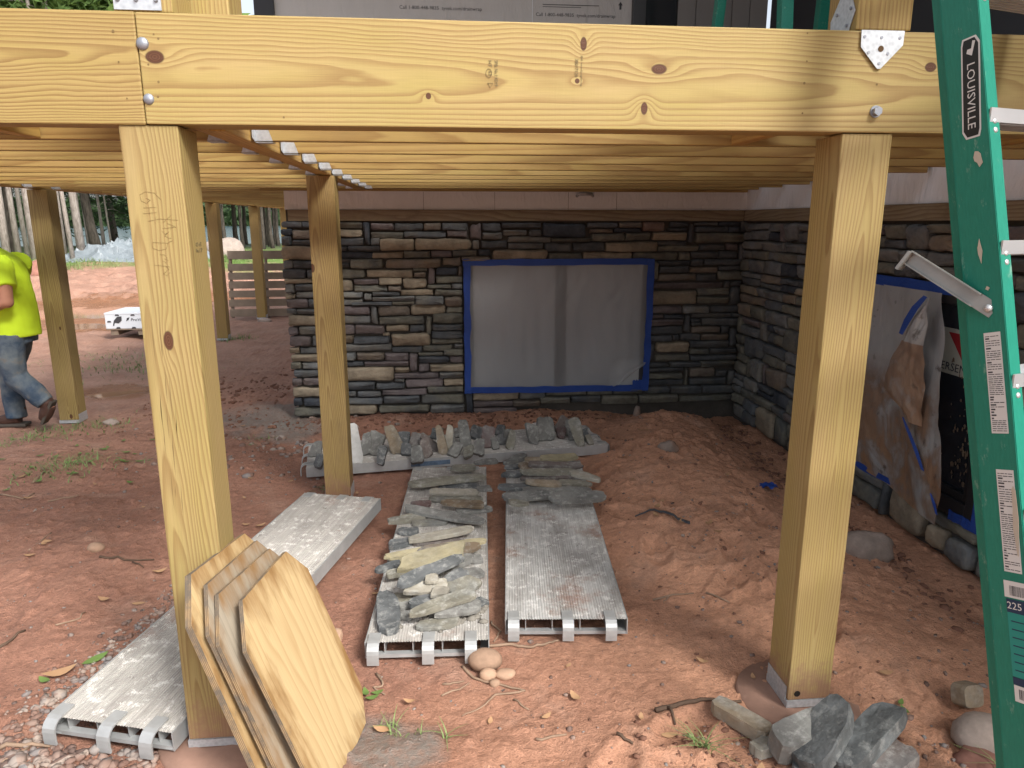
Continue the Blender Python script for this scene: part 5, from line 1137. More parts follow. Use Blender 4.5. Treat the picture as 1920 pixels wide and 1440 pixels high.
loft(bm, [(P3(-3.295, 5.76, .750), .190, .200), (P3(-3.290, 5.76, .86), .180, .195), (P3(-3.29, 5.76, 1.04), .168, .190), (P3(-3.305, 5.76, 1.20), .160, .205), (P3(-3.325, 5.76, 1.30), .142, .205), (P3(-3.35, 5.76, 1.365), .100, .15), (P3(-3.37, 5.76, 1.41), .072, .078)], 28)
limb(bm, [P3(-3.25, 5.63, 1.30), P3(-3.215, 5.575, 1.25), P3(-3.165, 5.52, 1.125)], [.095, .092, .082]); limb(bm, [P3(-3.25, 5.89, 1.30), P3(-3.30, 5.955, 1.24), P3(-3.40, 5.985, 1.13)], [.095, .092, .082])
sh = fuse('shirt', bm, M_SHIRT, person, .010, 3, .006, 11.0)
bm = bmesh.new(); loft(bm, [(P3(-3.285, 5.76, .70), .145, .172), (P3(-3.285, 5.76, .80), .142, .170), (P3(-3.285, 5.76, .90), .135, .165)], 24)
limb(bm, NL[:-1] + [P3(-3.078, 5.66, .235)], [.112, .102, .082, .078, .066]); limb(bm, FL[:-1] + [P3(-3.42, 5.86, .075)], [.112, .100, .080, .076, .074])
fuse('jeans', bm, M_JEAN, person, .010, 3, .007, 13.0)
for (a, toe, sole) in ((NL, ((-3.055, 5.66, .215), (-3.088, 5.66, .150), (-3.115, 5.66, .098)), None), (FL, ((-3.40, 5.86, .07), (-3.49, 5.86, .055), (-3.585, 5.86, .042)), None)):
    bm = bmesh.new(); limb(bm, [P3(*q) for q in toe], [.050, .050, .036])
    up_ = Vector(P3(*toe[0])); limb(bm, [up_, up_ + (Vector(a[-2]) - Vector(a[-1])).normalized() * .09], [.052, .056]); fuse('boot', bm, M_BOOT, person, .009, 2)
bm = bmesh.new(); bm_box(bm, .0, .30, -.05, .05, 0, .028, .012, Matrix.Translation(P3(-3.640, 5.86, .002))); from_bm('boot_sole', bm, M_SOLE, person)
bm = bmesh.new(); bm_box(bm, -.10, .10, -.045, .045, 0, .025, .010, Matrix.Translation(P3(-3.055, 5.66, .155)) @ Matrix.Rotation(R(-62), 4, 'Y')); from_bm('boot_sole', bm, M_SOLE, person)
bm = bmesh.new(); ball_(bm, P3(-3.42, 5.76, 1.612), .108, (.98, .82, 1.02)); ball_(bm, P3(-3.375, 5.76, 1.56), .075, (.8, .95, 1)); fuse('hair', bm, M_HAIR, person, .010, 2)
bm = bmesh.new()
for (z0, l) in ((1.262, .05), (1.254, .035)): bm_tube(bm, [P3(-3.40 + .0, 5.548, z0), P3(-3.40 + l, 5.545, z0 + .006)], .0025, 5)
from_bm('shirt_print', bm, M_INK, person)

# ------------------------------------------------------------------ pallet, boxed goods, tarp, boulders in the yard
M_PAL = plain('weathered_pallet_wood', (.23, .18, .135), .9, 0, .35, 7, .4, 40)
pal = empty('pallet', (-3.64, 12.52, 0), (R(-9), 0, R(4))); tag(pal, 'grey brown wooden pallet leaning upright behind the far posts', 'pallet')
rr = random.Random(6)
for k, z in enumerate((.015, .185, .340, .490, .640, .790, .985)):
    h = .125 if k in (0,) else .118 if k < 6 else .135
    box('slat', 0 + rr.uniform(-.01, .01), 1.25 + rr.uniform(-.01, .01), 0, .02, z, z + h + rr.uniform(-.01, .01), M_PAL, pal, .003)
for x in (.02, .60, 1.19): box('stringer', x, x + .038, .021, .11, 0, 1.12, M_PAL, pal, .003)
for z in (.03, .52, 1.0): box('slat', 0, 1.25, .111, .13, z, z + .10, M_PAL, pal, .003)
M_BOXW = plain('white_carton', (.62, .66, .70), .6, 0, .05, 2)
cp = empty('pallet', (-4.76, 10.5, Gz(-4.5, 10.7) + .045)); tag(cp, 'low wooden pallet under the white carton in the yard', 'pallet')
for x in (0.05, .42, .78): box('block', x, x + .10, .02, .62, .0, .075, M_PAL, cp, .004)
for y in (.0, .18, .36, .54): box('slat', 0, .95, y, y + .10, .076, .095, M_PAL, cp, .003)
cb = empty('carton', (-4.76, 10.5, Gz(-4.5, 10.7) + .141)); tag(cb, 'flat white printed carton on a low pallet in the yard', 'box')
box('carton_body', 0.0, .95, 0.0, .70, 0, .215, M_BOXW, cb, .006)
box('carton_lid', -.004, .954, -.004, .704, .20, .225, M_BOXW, cb, .004)
text('lettering', 'ProVia', .062, M_INK, cb, frame((.43, -.0045, .125), (1, 0, 0), (0, 0, 1)), .0003, shear=.15)
prism('leaf_mark', [(-.07, -.07), (-.05, .0), (.0, .055), (.06, .06), (.055, .0), (.01, -.04), (-.04, -.03), (-.055, -.075)], 0, .001, M_INK, cb, loc=(.17, -.0047, .115), rot=(R(90), 0, 0))
prism('leaf_mark', [(-.02, -.025), (-.005, .02), (.03, .03), (.02, .0), (-.01, -.02)], 0, .001, M_INK, cb, loc=(.305, -.0047, .13), rot=(R(90), 0, 0))
for (x, z) in ((.17, .192), (.38, .192), (.17, .012), (.38, .012), (.70, .012), (.055, .10)): prism('hand_hole', [(-.03, -.01), (.03, -.01), (.02, .012), (-.02, .012)], 0, .001, M_INK, cb, loc=(x, -.0042, z), rot=(R(90), 0, 0))
def mat_tarp():
    t = NT('silver_tarp'); v = t.tc(); f = t.noise(v, 2.2, 5, .6, .8)
    t.bump(t.noise(v, 2.0, 4, .55, 1.2), .6, .10)
    return t.set(Base_Color=t.mix(f, (.13, .155, .17), (.27, .305, .33)), Roughness=.4)
M_TARP = mat_tarp()
def tarp(cx, cy, L, W, H, seed, rz, label):
    n, m = 70, 34; vs = []; g0 = Gz(cx, cy)
    for j in range(m + 1):
        for i in range(n + 1):
            u, v = i / n * 2 - 1, j / m * 2 - 1; x, y = u * L / 2, v * W / 2
            e = max(0, 1 - abs(u) ** 3) * max(0, 1 - abs(v) ** 2.2)
            f = float(fbm(x * .8 + seed, y * 1.0, 2)); rid = 1 - abs(float(fbm(x * .9 + 3 * seed, y * 1.9 - seed, 2)))
            z = H * e ** .6 * (.45 + .30 * f + .55 * rid ** 4) + .012 * float(fbm(x * 5, y * 5, 2))
            X, Y = cx + x * math.cos(rz) - y * math.sin(rz) + .15 * f, cy + x * math.sin(rz) + y * math.cos(rz)
            vs.append((X - cx, Y - cy, Gz(X, Y) - g0 + max(z, .005) - .02))
    fs = [(j * (n + 1) + i, j * (n + 1) + i + 1, (j + 1) * (n + 1) + i + 1, (j + 1) * (n + 1) + i) for j in range(m) for i in range(n)]
    return tag(from_data('tarp', vs, fs, M_TARP, None, (cx, cy, g0)), label, 'tarp')
tarp(-8.30, 20.6, 3.4, 2.6, .60, 2.0, .05, 'crumpled silver tarp over a pile on the bank left of the front post')
tarp(-7.2, 19.9, 2.0, 1.5, .42, 5.0, -.2, 'smaller fold of silver tarp lying lower beside the pile')
def rock(x, y, r, sc, seed, mat, label, name='rock', sink=.3, rough=.22, rz=0.0, z=None, grp=None, sub=3):
    bm = bmesh.new(); bmesh.ops.create_icosphere(bm, subdivisions=sub, radius=1.0); o3 = Vector((seed * 3.7, seed * 1.3, 2.1))
    for v in bm.verts:
        n = mnoise.noise(v.co * 1.1 + o3) + .5 * mnoise.noise(v.co * 2.6 + o3) + .2 * mnoise.noise(v.co * 6 + o3)
        v.co = v.co * (1 + rough * n)
        v.co = Vector((v.co.x * sc[0], v.co.y * sc[1], v.co.z * sc[2])) * r
    o = from_bm(name, bm, mat, None, (x, y, (Gz(x, y) if z is None else z) + r * sc[2] * (1 - 2 * sink) ), (0, 0, rz), smooth=True)
    return tag(o, label, 'rock', grp)
RK = {'sand': stone_mat('sandstone_cobble', (.36, .235, .16), .22, None, .9, 30, .3), 'pink': stone_mat('pink_boulder', (.37, .30, .255), .2, (.31, .26, .225), .9, 20, .4), 'red': stone_mat('red_boulder', (.25, .12, .09), .25, None, .9, 20, .4), 'grey': stone_mat('dusty_grey_rock', (.25, .20, .17), .25, (.28, .17, .12), .9, 25, .5)}
rock(-6.25, 21.5, .45, (1.25, .9, .85), 1, RK['pink'], 'pale boulder on the grass left of the leaning pallet', 'boulder')
rock(-9.15, 17.2, .28, (1.2, .9, .9), 2, RK['red'], 'reddish boulder on the bank behind the yard post', 'boulder')
rock(-1.73, 3.42, .034, (1.25, .9, .8), 3, RK['sand'], 'lone tan cobble on bare soil left of the front left post', rough=.12)
rock(.122, 2.345, .052, (1.2, .95, .78), 4, RK['sand'], 'round sandy stone at the near end of the left centre plank', sink=.12, rough=.10)
rock(.128, 2.278, .028, (1.15, .9, .8), 5, RK['sand'], 'small sandy stone just below the round one', sink=.2, rough=.12)
rock(.190, 2.282, .032, (1.2, .8, .6), 6, RK['sand'], 'flat sandy stone right of the round one', sink=.25, rough=.14)
rock(.150, 2.235, .018, (1.1, .9, .8), 7, RK['sand'], 'tiny sandy pebble nearest the camera by the round stone', rough=.1)
rock(1.43, 4.32, .062, (1.1, .8, .9), 8, RK['grey'], 'angular grey rock sitting on the sand heap', rough=.28)
rock(2.03, 3.07, .11, (1.3, .8, .75), 9, RK['grey'], 'dusty rock half buried behind the front right post', sink=.35, rough=.24)
rock(1.665, 1.80, .085, (1.15, .85, .85), 10, RK['pink'], 'rounded pinkish boulder at the foot of the ladder', sink=.25, rough=.14)
rock(1.60, 1.74, .06, (1.1, .8, .6), 11, RK['red'], 'dark clod of soil left of the pinkish boulder', sink=.4, rough=.3)
rock(-.455, 2.58, .036, (.8, 1.2, .8), 12, RK['sand'], 'pale stone wedged beside the plywood boards', rough=.2)
rock(-.86, 6.0, .001, (1, 1, 1), 13, RK['sand'], 'x') if False else None
rock(-2.95, 12.05, .085, (1.3, .9, .6), 14, RK['pink'], 'pale stone at the foot of the post by the leaning pallet')
rock(-2.72, 5.98 - .1, .05, (1.2, .8, .6), 15, RK['pink'], 'pale stone against the base of the left yard post')
rock(1.55, 5.52, .05, (.6, .5, 1.1), 16, RK['grey'], 'upright grey chip behind the sand heap by the back wall', rough=.25)
# squared block and slabs by the right-hand post
def slab_at(x, y, z, L, W, T, rot, seed, c, label, rough=.8):
    o = mobj('veneer_stone', slab_mesh(L, W, T, seed, rough), LS[c], None, (x, y, z), rot); return tag(o, label, 'stone', 'loose stones by the right post')
slab_at(1.715, 1.95, .055, .085, .075, .055, (R(70), R(5), R(10)), 401, 't', 'squared tan stone block lying above the pinkish boulder', .15)
def lean(a, b, W, T, seed, c, label, rough=.6, roll=0.0, block=True):
    a, b = Vector(a), Vector(b); M = frame((a + b) / 2, b - a, Vector((-(b - a).y, (b - a).x, 0)) + Vector((0, 0, roll)))
    o = mobj('veneer_stone', slab_mesh((b - a).length, W, T, seed, rough, block), LS[c]); o.matrix_world = M; return tag(o, label, 'stone', 'loose stones by the right post')
lean((.872, 2.02, .030), (.985, 1.85, .030), .070, .045, 402, 't', 'long tan stone strip left of the right post footing', .3)
lean((.955, 1.765, .065), (1.150, 1.815, .085), .095, .085, 403, 'g', 'rough grey stone block leaning on the dark slabs', .25, .05)
lean((1.010, 1.700, .045), (1.205, 1.835, .150), .120, .060, 404, 'k', 'dark charcoal slab, left of the pair before the right post', .55, -.04, False)
lean((1.115, 1.680, .040), (1.365, 1.815, .125), .095, .055, 435, 'k', 'dark charcoal slab, right of the pair before the right post', .55, -.03, False)
lean((1.21, 1.69, .02), (1.37, 1.75, .04), .11, .05, 406, 'm', 'mauve stone under the right charcoal slab', .9)
lean((.91, 1.80, .022), (.985, 1.825, .022), .055, .035, 407, 'c', 'small cream stone nub beside the grey block', .6)
lean((1.00, 1.70, .015), (1.13, 1.76, .02), .09, .04, 408, 'd', 'blue grey stone under the rough grey block', 1.0)
# soil-bound debris
M_TWIG = plain('dry_twig', (.26, .18, .125), .9, 0, .35, 30, .4, 90); M_TWIGD = plain('dark_twig', (.10, .065, .045), .9, 0, .35, 30, .4, 90)
TW = [([(0.036, 2.344), (0.080, 2.276), (0.163, 2.228), (0.254, 2.190)], .006, 'forked twig curving below the round sandy stone', [[(-0.038, 2.197), (0.012, 2.216), (0.060, 2.253)], [(-0.031, 2.250), (0.042, 2.264)], [(0.254, 2.190), (0.150, 2.174), (0.091, 2.115), (0.029, 2.078)]]),
      ([(0.031, 2.452), (0.121, 2.472), (0.235, 2.463), (0.315, 2.437), (0.384, 2.470), (0.417, 2.476)], .007, 'long pale stick along the near end of the centre planks', [[(0.161, 2.635), (0.195, 2.561), (0.165, 2.497)]]),
      ([(0.256, 1.940), (0.359, 1.950)], .005, 'short straight stick on bare soil at the bottom centre', []), ([(0.676, 2.032), (0.796, 2.062), (0.852, 2.062), (0.979, 2.050)], .009, 'knobbly root running to the right post footing', [[(.72, 2.04), (.725, 1.98)]]),
      ([(0.866, 2.720), (1.041, 2.708)], .005, 'pale straight twig on the sand right of the planks', [[(.93, 2.71), (.90, 2.68)]]), ([(1.084, 2.682), (1.151, 2.590)], .005, 'brown twig on the sand beside the right post', []),
      ([(-1.653, 3.286), (-1.537, 3.281), (-1.419, 3.324)], .006, 'dark twig lying below the lone tan cobble', [[(-1.5, 3.28), (-1.44, 3.25)]]), ([(-1.729, 2.629), (-1.696, 2.740)], .007, 'dark stick at the left edge above the gravel', []),
      ([(-1.591, 2.761), (-1.529, 2.828), (-1.530, 2.873)], .004, 'thin bent twig above the gravel strip', []), ([(-1.397, 2.043), (-1.314, 2.063), (-1.245, 2.052)], .008, 'grey root at the near hooks of the left plank', []),
      ([(-1.349, 1.972), (-1.314, 2.049)], .006, 'stub of dry stick in the bottom left corner', []), ([(-2.601, 4.503), (-2.624, 4.702), (-2.788, 4.909)], .006, 'bent twig through the grass tuft on the left', []),
      ([(-2.328, 4.153), (-2.189, 4.223)], .005, 'straw coloured twig left of the front post', []), ([(0.211, 2.148), (0.256, 2.094)], .004, 'little brown twig below the forked one', []),
      ([(0.514, 1.909), (0.554, 1.872)], .006, 'dark bark sliver at the bottom edge', []), ([(-2.667, 4.285), (-2.516, 4.228), (-2.485, 4.311)], .006, 'crooked twig at the left edge', []),
      ([(-2.060, 3.453), (-2.054, 3.655)], .004, 'thin twig above left of the tan cobble', []), ([(-0.275, 2.335), (-0.242, 2.270), (-0.277, 2.249), (-0.234, 2.216)], .005, 'zigzag twig right of the plywood boards', [])]
for i, (ps, r, lab, br_) in enumerate(TW):
    rr = random.Random(i); ax0 = ps[0]; e = []
    bm = bmesh.new()
    for q in [ps] + br_:
        pts = []
        for a, b in zip(q, q[1:]):
            for k in range(4):
                t = k / 4; x, y = a[0] + (b[0] - a[0]) * t + rr.uniform(-.004, .004), a[1] + (b[1] - a[1]) * t + rr.uniform(-.004, .004); pts.append((x, y, Gz(x, y) + r * .9))
        pts.append((q[-1][0], q[-1][1], Gz(*q[-1]) + r * .8)); n = len(pts); rq = r if q is ps else r * .65
        bm_tube(bm, pts, [rq * (1 - .5 * k / n) for k in range(n)], 6)
    tag(from_bm('twig', bm, M_TWIGD if i in (6, 7, 14, 3) else M_TWIG, smooth=True), lab, 'twig', 'twigs on the ground')
st = [(0.997, 3.514), (1.088, 3.471), (1.150, 3.345), (1.204, 3.252)]; bm = bmesh.new(); q = []
for k in range(13):
    t = k / 12 * 3; i = min(2, int(t)); f = t - i; x, y = st[i][0] + (st[i + 1][0] - st[i][0]) * f, st[i][1] + (st[i + 1][1] - st[i][1]) * f; z = Gz(x, y) + .012 + .006 * math.sin(k)
    w = .004 + .010 * k / 12; q.append((bm.verts.new((x, y - w, z)), bm.verts.new((x + w * .6, y + w, z + .004))))
for a, b in zip(q, q[1:]): bm.faces.new((a[0], a[1], b[1], b[0]))
solid(bm, .002); tag(from_bm('plastic_strip', bm, plain('dark_plastic', (.06, .065, .075), .45), smooth=True), 'dark plastic strip half buried in the sand heap', 'strip')
bm = bmesh.new(); bmesh.ops.create_grid(bm, x_segments=9, y_segments=6, size=.05); 
for v in bm.verts: v.co = Vector((v.co.x * 1.2, v.co.y * .7, .018 + .022 * mnoise.noise(v.co * 40)))
tag(from_bm('tape_scrap', bm, M_TAPE, None, (1.86, 3.80, Gz(1.86, 3.80) + .005), smooth=True), 'crumpled scrap of blue tape beside the right post', 'tape')

# ------------------------------------------------------------------ scattered stuff: gravel, leaves, grass
def scatter_pebbles(name, mat, pts, label):
    base = bmesh.new(); bmesh.ops.create_icosphere(base, subdivisions=1, radius=1.0); V0 = np.array([v.co[:] for v in base.verts]); F0 = np.array([[v.index for v in f.verts] for f in base.faces]); base.free()
    rs = np.random.RandomState(11); N = len(pts); P = np.array(pts); 
    sc = np.stack([rs.uniform(.8, 1.5, N), rs.uniform(.7, 1.1, N), rs.uniform(.45, .8, N)], 1) * P[:, 2:3]; an = rs.uniform(0, 6.28, N)
    z = G(P[:, 0], P[:, 1]) + sc[:, 2] * .25
    V = V0[None] * (1 + rs.uniform(-.22, .22, (N, len(V0), 1))) * sc[:, None, :]
    c, s = np.cos(an)[:, None], np.sin(an)[:, None]
    X = V[:, :, 0] * c - V[:, :, 1] * s + P[:, 0:1]; Y = V[:, :, 0] * s + V[:, :, 1] * c + P[:, 1:2]; Zz = V[:, :, 2] + z[:, None]
    vs = np.stack([X, Y, Zz], -1).reshape(-1, 3); fs = (F0[None] + (np.arange(N) * len(V0))[:, None, None]).reshape(-1, 3)
    o = from_data(name, vs.tolist(), fs.tolist(), mat, smooth=True); tag(o, kind='stuff'); o['label'] = label; return o
def mat_pebble():
    t = NT('mixed_gravel'); v = t.tc(); a = t.voro(v, 26.0, out=1); n = t.noise(v, 9, 3)
    s = t.sep(a); c = t.ramp(s[0], [(0.0, (.10, .07, .06)), (.3, (.20, .13, .105)), (.55, (.27, .20, .165)), (.75, (.19, .18, .175)), (.92, (.31, .25, .21))])
    return t.set(Base_Color=t.mix(t.ramp(n, [(.45, 0.0), (.7, .5)]), c, (.17, .085, .058)), Roughness=.85)
M_PEB = mat_pebble(); rs = random.Random(44); pts = []
while len(pts) < 1500:                      # gravel strip along the left plank
    t = rs.uniform(-.08, .75); x = -1.36 + t * .50 + rs.gauss(-.03, .10); y = 1.92 + t * 1.62 + rs.gauss(0, .06)
    dx, dy = x + 1.058, y - 2.03; al, ac = dx * math.sin(R(16)) + dy * math.cos(R(16)), dx * math.cos(R(16)) - dy * math.sin(R(16))
    if al > -.02 and ac > -.225: continue
    pts.append((x, y, abs(rs.gauss(.004, .005)) + .003))
for i in range(600): pts.append((rs.uniform(-1.5, -.9), rs.uniform(1.72, 2.03), abs(rs.gauss(.006, .007)) + .003))
scatter_pebbles('gravel', M_PEB, pts, 'loose gravel along the left plank'); pts = []
for i in range(2600):
    x, y = rs.uniform(-3.2, 2.2), 1.4 + 5.0 * rs.random() ** 1.3
    pts.append((x, y, abs(rs.gauss(.002, .0035)) + .0016))
for i in range(300): pts.append((rs.gauss(1.5, .4), rs.gauss(3.0, .9), abs(rs.gauss(.0025, .004)) + .0015))
for i in range(260): pts.append((rs.gauss(-1.2, .5), rs.gauss(5.0, .35), abs(rs.gauss(.008, .008)) + .003))
for i in range(200): pts.append((rs.gauss(1.1, .30), rs.gauss(1.72, .12), abs(rs.gauss(.003, .005)) + .002))
scatter_pebbles('pebbles', M_PEB, pts, 'fine pebbles scattered over the red soil')
# soil clods
pts = [(rs.gauss(1.55, .45), rs.uniform(2.0, 5.6), abs(rs.gauss(.002, .004)) + .0015) for i in range(300)] + [(rs.uniform(-1.4, 1.3), rs.gauss(5.68, .10), abs(rs.gauss(.006, .007)) + .003) for i in range(450)] + [(rs.gauss(.85, .25), rs.gauss(1.75, .12), abs(rs.gauss(.004, .004)) + .002) for i in range(200)] + [(rs.uniform(-2.7, -1.5), rs.gauss(6.6, .6), abs(rs.gauss(.007, .008)) + .003) for i in range(400)] + [(rs.gauss(2.2, .12), rs.uniform(2.2, 5.6), abs(rs.gauss(.007, .008)) + .003) for i in range(400)]
scatter_pebbles('soil_clods', plain('soil_clod', (.17, .085, .058), .95, 0, .4, 6, .5, 60), pts, 'crumbled clods of red soil')
def leaf_bunch(name, spots, mat, label, size):
    vs = []; fs = []
    for (x, y, s, a, curl) in spots:
        b = len(vs); n = 6; z = Gz(x, y) + .006
        for k in range(n + 1):
            t = k / n; w = s * .22 * math.sin(math.pi * min(1, t * 1.02)) ** .8; zz = z + curl * s * (t - .5) ** 2 * 2
            for sd in (-1, 1):
                lx, ly = (t - .5) * s, sd * w; vs.append((x + lx * math.cos(a) - ly * math.sin(a), y + lx * math.sin(a) + ly * math.cos(a), zz + abs(sd) * curl * w))
        fs += [(b + 2 * k, b + 2 * k + 1, b + 2 * k + 3, b + 2 * k + 2) for k in range(n)]
    o = from_data(name, vs, fs, mat, smooth=True); tag(o, kind='stuff'); o['label'] = label
dl = [(rs.uniform(-2.9, 1.6), 1.5 + 4.2 * rs.random() ** 1.2, rs.uniform(.03, .075), rs.uniform(0, 6.3), rs.uniform(.1, .7)) for i in range(110)] + [(-1.41, 2.43, .11, .5, .5), (-1.10, 2.20, .05, 2, .3), (-1.23, 2.48, .09, 1.0, .5), (.69, 1.93, .06, .1, .2), (.42, 2.13, .06, 2, .5)]
leaf_bunch('dead_leaves', dl, plain('dry_leaf', (.40, .24, .13), .8, 0, .4, 3), 'dry fallen leaves on the soil', 1)
leaf_bunch('green_leaves', [(rs.gauss(-2.5, .35), rs.gauss(4.8, .35), rs.uniform(.03, .08), rs.uniform(0, 6.3), .4) for i in range(40)] + [(-1.33, 2.52, .10, .9, .2), (-1.45, 2.4, .06, 2.6, .4), (-.275, 2.19, .05, .3, .5), (-.30, 2.22, .05, 1.9, .5), (-.26, 2.22, .045, 3.4, .5), (1.50, 1.95, .045, 1.6, .5), (1.505, 1.98, .04, .8, .5)], plain('fresh_leaf', (.12, .19, .05), .6, 0, .35, 4), 'green leaves and sprouts on the soil', 1)
def grass(name, cl, mat, label):
    vs = []; fs = []; rr = random.Random(17)
    for (cx, cy, rad, n, h, lean) in cl:
        for i in range(n):
            x, y = rr.gauss(cx, rad), rr.gauss(cy, rad); z = Gz(x, y) - .004; a = rr.uniform(0, 6.28); hh = h * rr.uniform(.5, 1.2); w = rr.uniform(.0015, .003) * (1 + cy * .12); b = len(vs); l = lean * rr.uniform(.4, 1.3)
            for k in range(4):
                t = k / 3; ww = w * (1 - t * .9); px, py = x + math.cos(a) * l * hh * t * t, y + math.sin(a) * l * hh * t * t
                vs.append((px - math.sin(a) * ww, py + math.cos(a) * ww, z + hh * (t - .35 * l * t * t))); vs.append((px + math.sin(a) * ww, py - math.cos(a) * ww, z + hh * (t - .35 * l * t * t)))
            fs += [(b + 2 * k, b + 2 * k + 1, b + 2 * k + 3, b + 2 * k + 2) for k in range(3)]
    o = from_data(name, vs, fs, mat); tag(o, kind='stuff'); o['label'] = label
M_GRASS = plain('grass_blade', (.17, .235, .085), .7, 0, .4, 3)
cl = [(.77, 1.84, .012, 26, .08, 1.4), (-.03, 1.97, .006, 7, .07, 1.5), (-.20, 2.02, .02, 14, .06, 1.4), (-.12, 2.0, .01, 5, .05, 1.2), (-2.50, 4.80, .13, 170, .07, 1.6), (-2.7, 4.7, .10, 60, .06, 1.6), (-3.05, 5.62, .14, 160, .07, 1.5), (-2.75, 5.85, .12, 90, .06, 1.5), (-3.35, 5.4, .12, 60, .05, 1.4), (-3.5, 8.2, .25, 160, .10, 1.2), (-3.0, 7.9, .3, 120, .07, 1.4), (-4.2, 9.0, .4, 120, .08, 1.4), (-2.85, 10.1, .12, 90, .10, 1.2), (-1.4, 5.3, .1, 20, .05, 1.5), (1.62, 1.66, .02, 14, .08, 1.3), (1.05, 1.62, .03, 12, .06, 1.5), (-.72, 4.2, .05, 20, .05, 1.6)]
rr = random.Random(31)
for i in range(70): cl.append((rr.uniform(-12, -3.6), rr.uniform(17.8, 25), .35, 110, rr.uniform(.08, .18), 1.0))
for i in range(10): cl.append((rr.uniform(-12, -9), rr.uniform(16.5, 18.5), .3, 110, .28, .8))
grass('grass', cl, M_GRASS, 'grass tufts on the soil and along the bank')

# ------------------------------------------------------------------ trees along the lake
def mat_bark(name, a, b):
    t = NT(name); v = t.rv(9.0); w = t.vm('MULTIPLY', v, (1.0, 1.0, .22))
    f = t.noise(w, 24, 6, .65, .4); t.bump(f, .7, .02); return t.set(Base_Color=t.mix(t.ramp(f, [(.35, 0.0), (.65, 1.0)]), a, b), Roughness=.95)
M_BARK = mat_bark('grey_pine_bark', (.20, .17, .15), (.40, .36, .32)); M_BARKD = mat_bark('dark_bark', (.03, .025, .02), (.10, .085, .07))
def mat_leaf(name, a, b):
    t = NT(name); v = t.tc(); f = t.noise(t.vm('ADD', v, t.comb(t.math('MULTIPLY', t.rnd(), 50.0), 0.0, 0.0)), 1.3, 4, .7); g = t.noise(v, 14, 2)
    c = t.mix(t.ramp(f, [(.35, 0.0), (.66, 1.0)]), a, b); c = t.mix(.5, c, t.mix(g, (.25, .25, .25), (.75, .75, .75)), 'OVERLAY')
    tr = t.n('ShaderNodeBsdfTranslucent'); t.put(tr.inputs[0], c); mx = t.n('ShaderNodeMixShader'); mx.inputs[0].default_value = .3
    t.t.links.new(t.b.outputs[0], mx.inputs[1]); t.t.links.new(tr.outputs[0], mx.inputs[2]); t.t.links.new(mx.outputs[0], t.out.inputs[0])
    return t.set(Base_Color=c, Roughness=.7)
M_NEED = mat_leaf('spruce_needles', (.018, .040, .014), (.050, .090, .028)); M_PINE = mat_leaf('pine_needles', (.045, .090, .022), (.11, .185, .045)); M_BROAD = mat_leaf('fresh_broad_leaves', (.085, .15, .028), (.18, .28, .06))
def crown_mesh(kind, seed):
    rr = random.Random(seed); vs = []; fs = []
    def clump(p, s, n, flat):
        for i in range(n):
            c = p + Vector((rr.gauss(0, s), rr.gauss(0, s), rr.gauss(0, s * flat))); a = Vector((rr.gauss(0, 1), rr.gauss(0, 1), rr.gauss(0, .5))).normalized(); b = a.orthogonal().normalized(); b = (b + Vector((rr.gauss(0, .4), rr.gauss(0, .4), rr.gauss(0, .4)))).normalized()
            l = s * rr.uniform(.35, .75); w = l * (.22 if kind != 'broad' else .6); k = len(vs)
            vs.extend([c - a * l, c + b * w, c + a * l, c - b * w]); fs.append((k, k + 1, k + 2, k + 3))
    if kind == 'spruce':
        H, z0, Rm = 12.0, .9, 2.3
        for i in range(150):
            t = rr.random() ** .8; z = z0 + (H - z0) * t; L = Rm * (1 - t) ** .8 * rr.uniform(.6, 1.1) + .15; a = rr.uniform(0, 6.28)
            for k in range(1, 6):
                f = k / 5; clump(Vector((math.cos(a) * L * f, math.sin(a) * L * f, z - .32 * L * f * f)), .17 + .10 * f, 6, .55)
    elif kind == 'pine':
        H, z0, Rm = 19.0, 5.2, 2.6
        for i in range(120):
            t = rr.random(); z = z0 + (H - z0) * t; L = Rm * (.5 + .5 * math.sin(math.pi * min(1, t * .85 + .15))) * rr.uniform(.5, 1.1); a = rr.uniform(0, 6.28)
            for k in range(2, 6):
                f = k / 5; clump(Vector((math.cos(a) * L * f, math.sin(a) * L * f, z + .10 * L * f - .25 * L * f * f)), .30, 7, .5)
    elif kind == 'small':
        H, z0, Rm = 7.4, 2.2, 1.7
        for i in range(90):
            t = rr.random(); z = z0 + (H - z0) * t; L = Rm * math.sin(math.pi * min(1, t * .8 + .2)) * rr.uniform(.4, 1.1) + .15; a = rr.uniform(0, 6.28)
            for k in range(2, 6):
                f = k / 5; clump(Vector((math.cos(a) * L * f, math.sin(a) * L * f, z - .12 * L * f)), .22, 6, .6)
    else:
        for i in range(130):
            a, e = rr.uniform(0, 6.28), rr.uniform(-.6, 1.4); r = rr.uniform(.45, 1.0); clump(Vector((math.cos(a) * math.cos(e) * 2.3 * r, math.sin(a) * math.cos(e) * 2.3 * r, 6.4 + math.sin(e) * 3.1 * r)), .34, 12, .8)
    me = bpy.data.meshes.new('crown'); me.from_pydata([v[:] for v in vs], [], fs); me.update(); return me
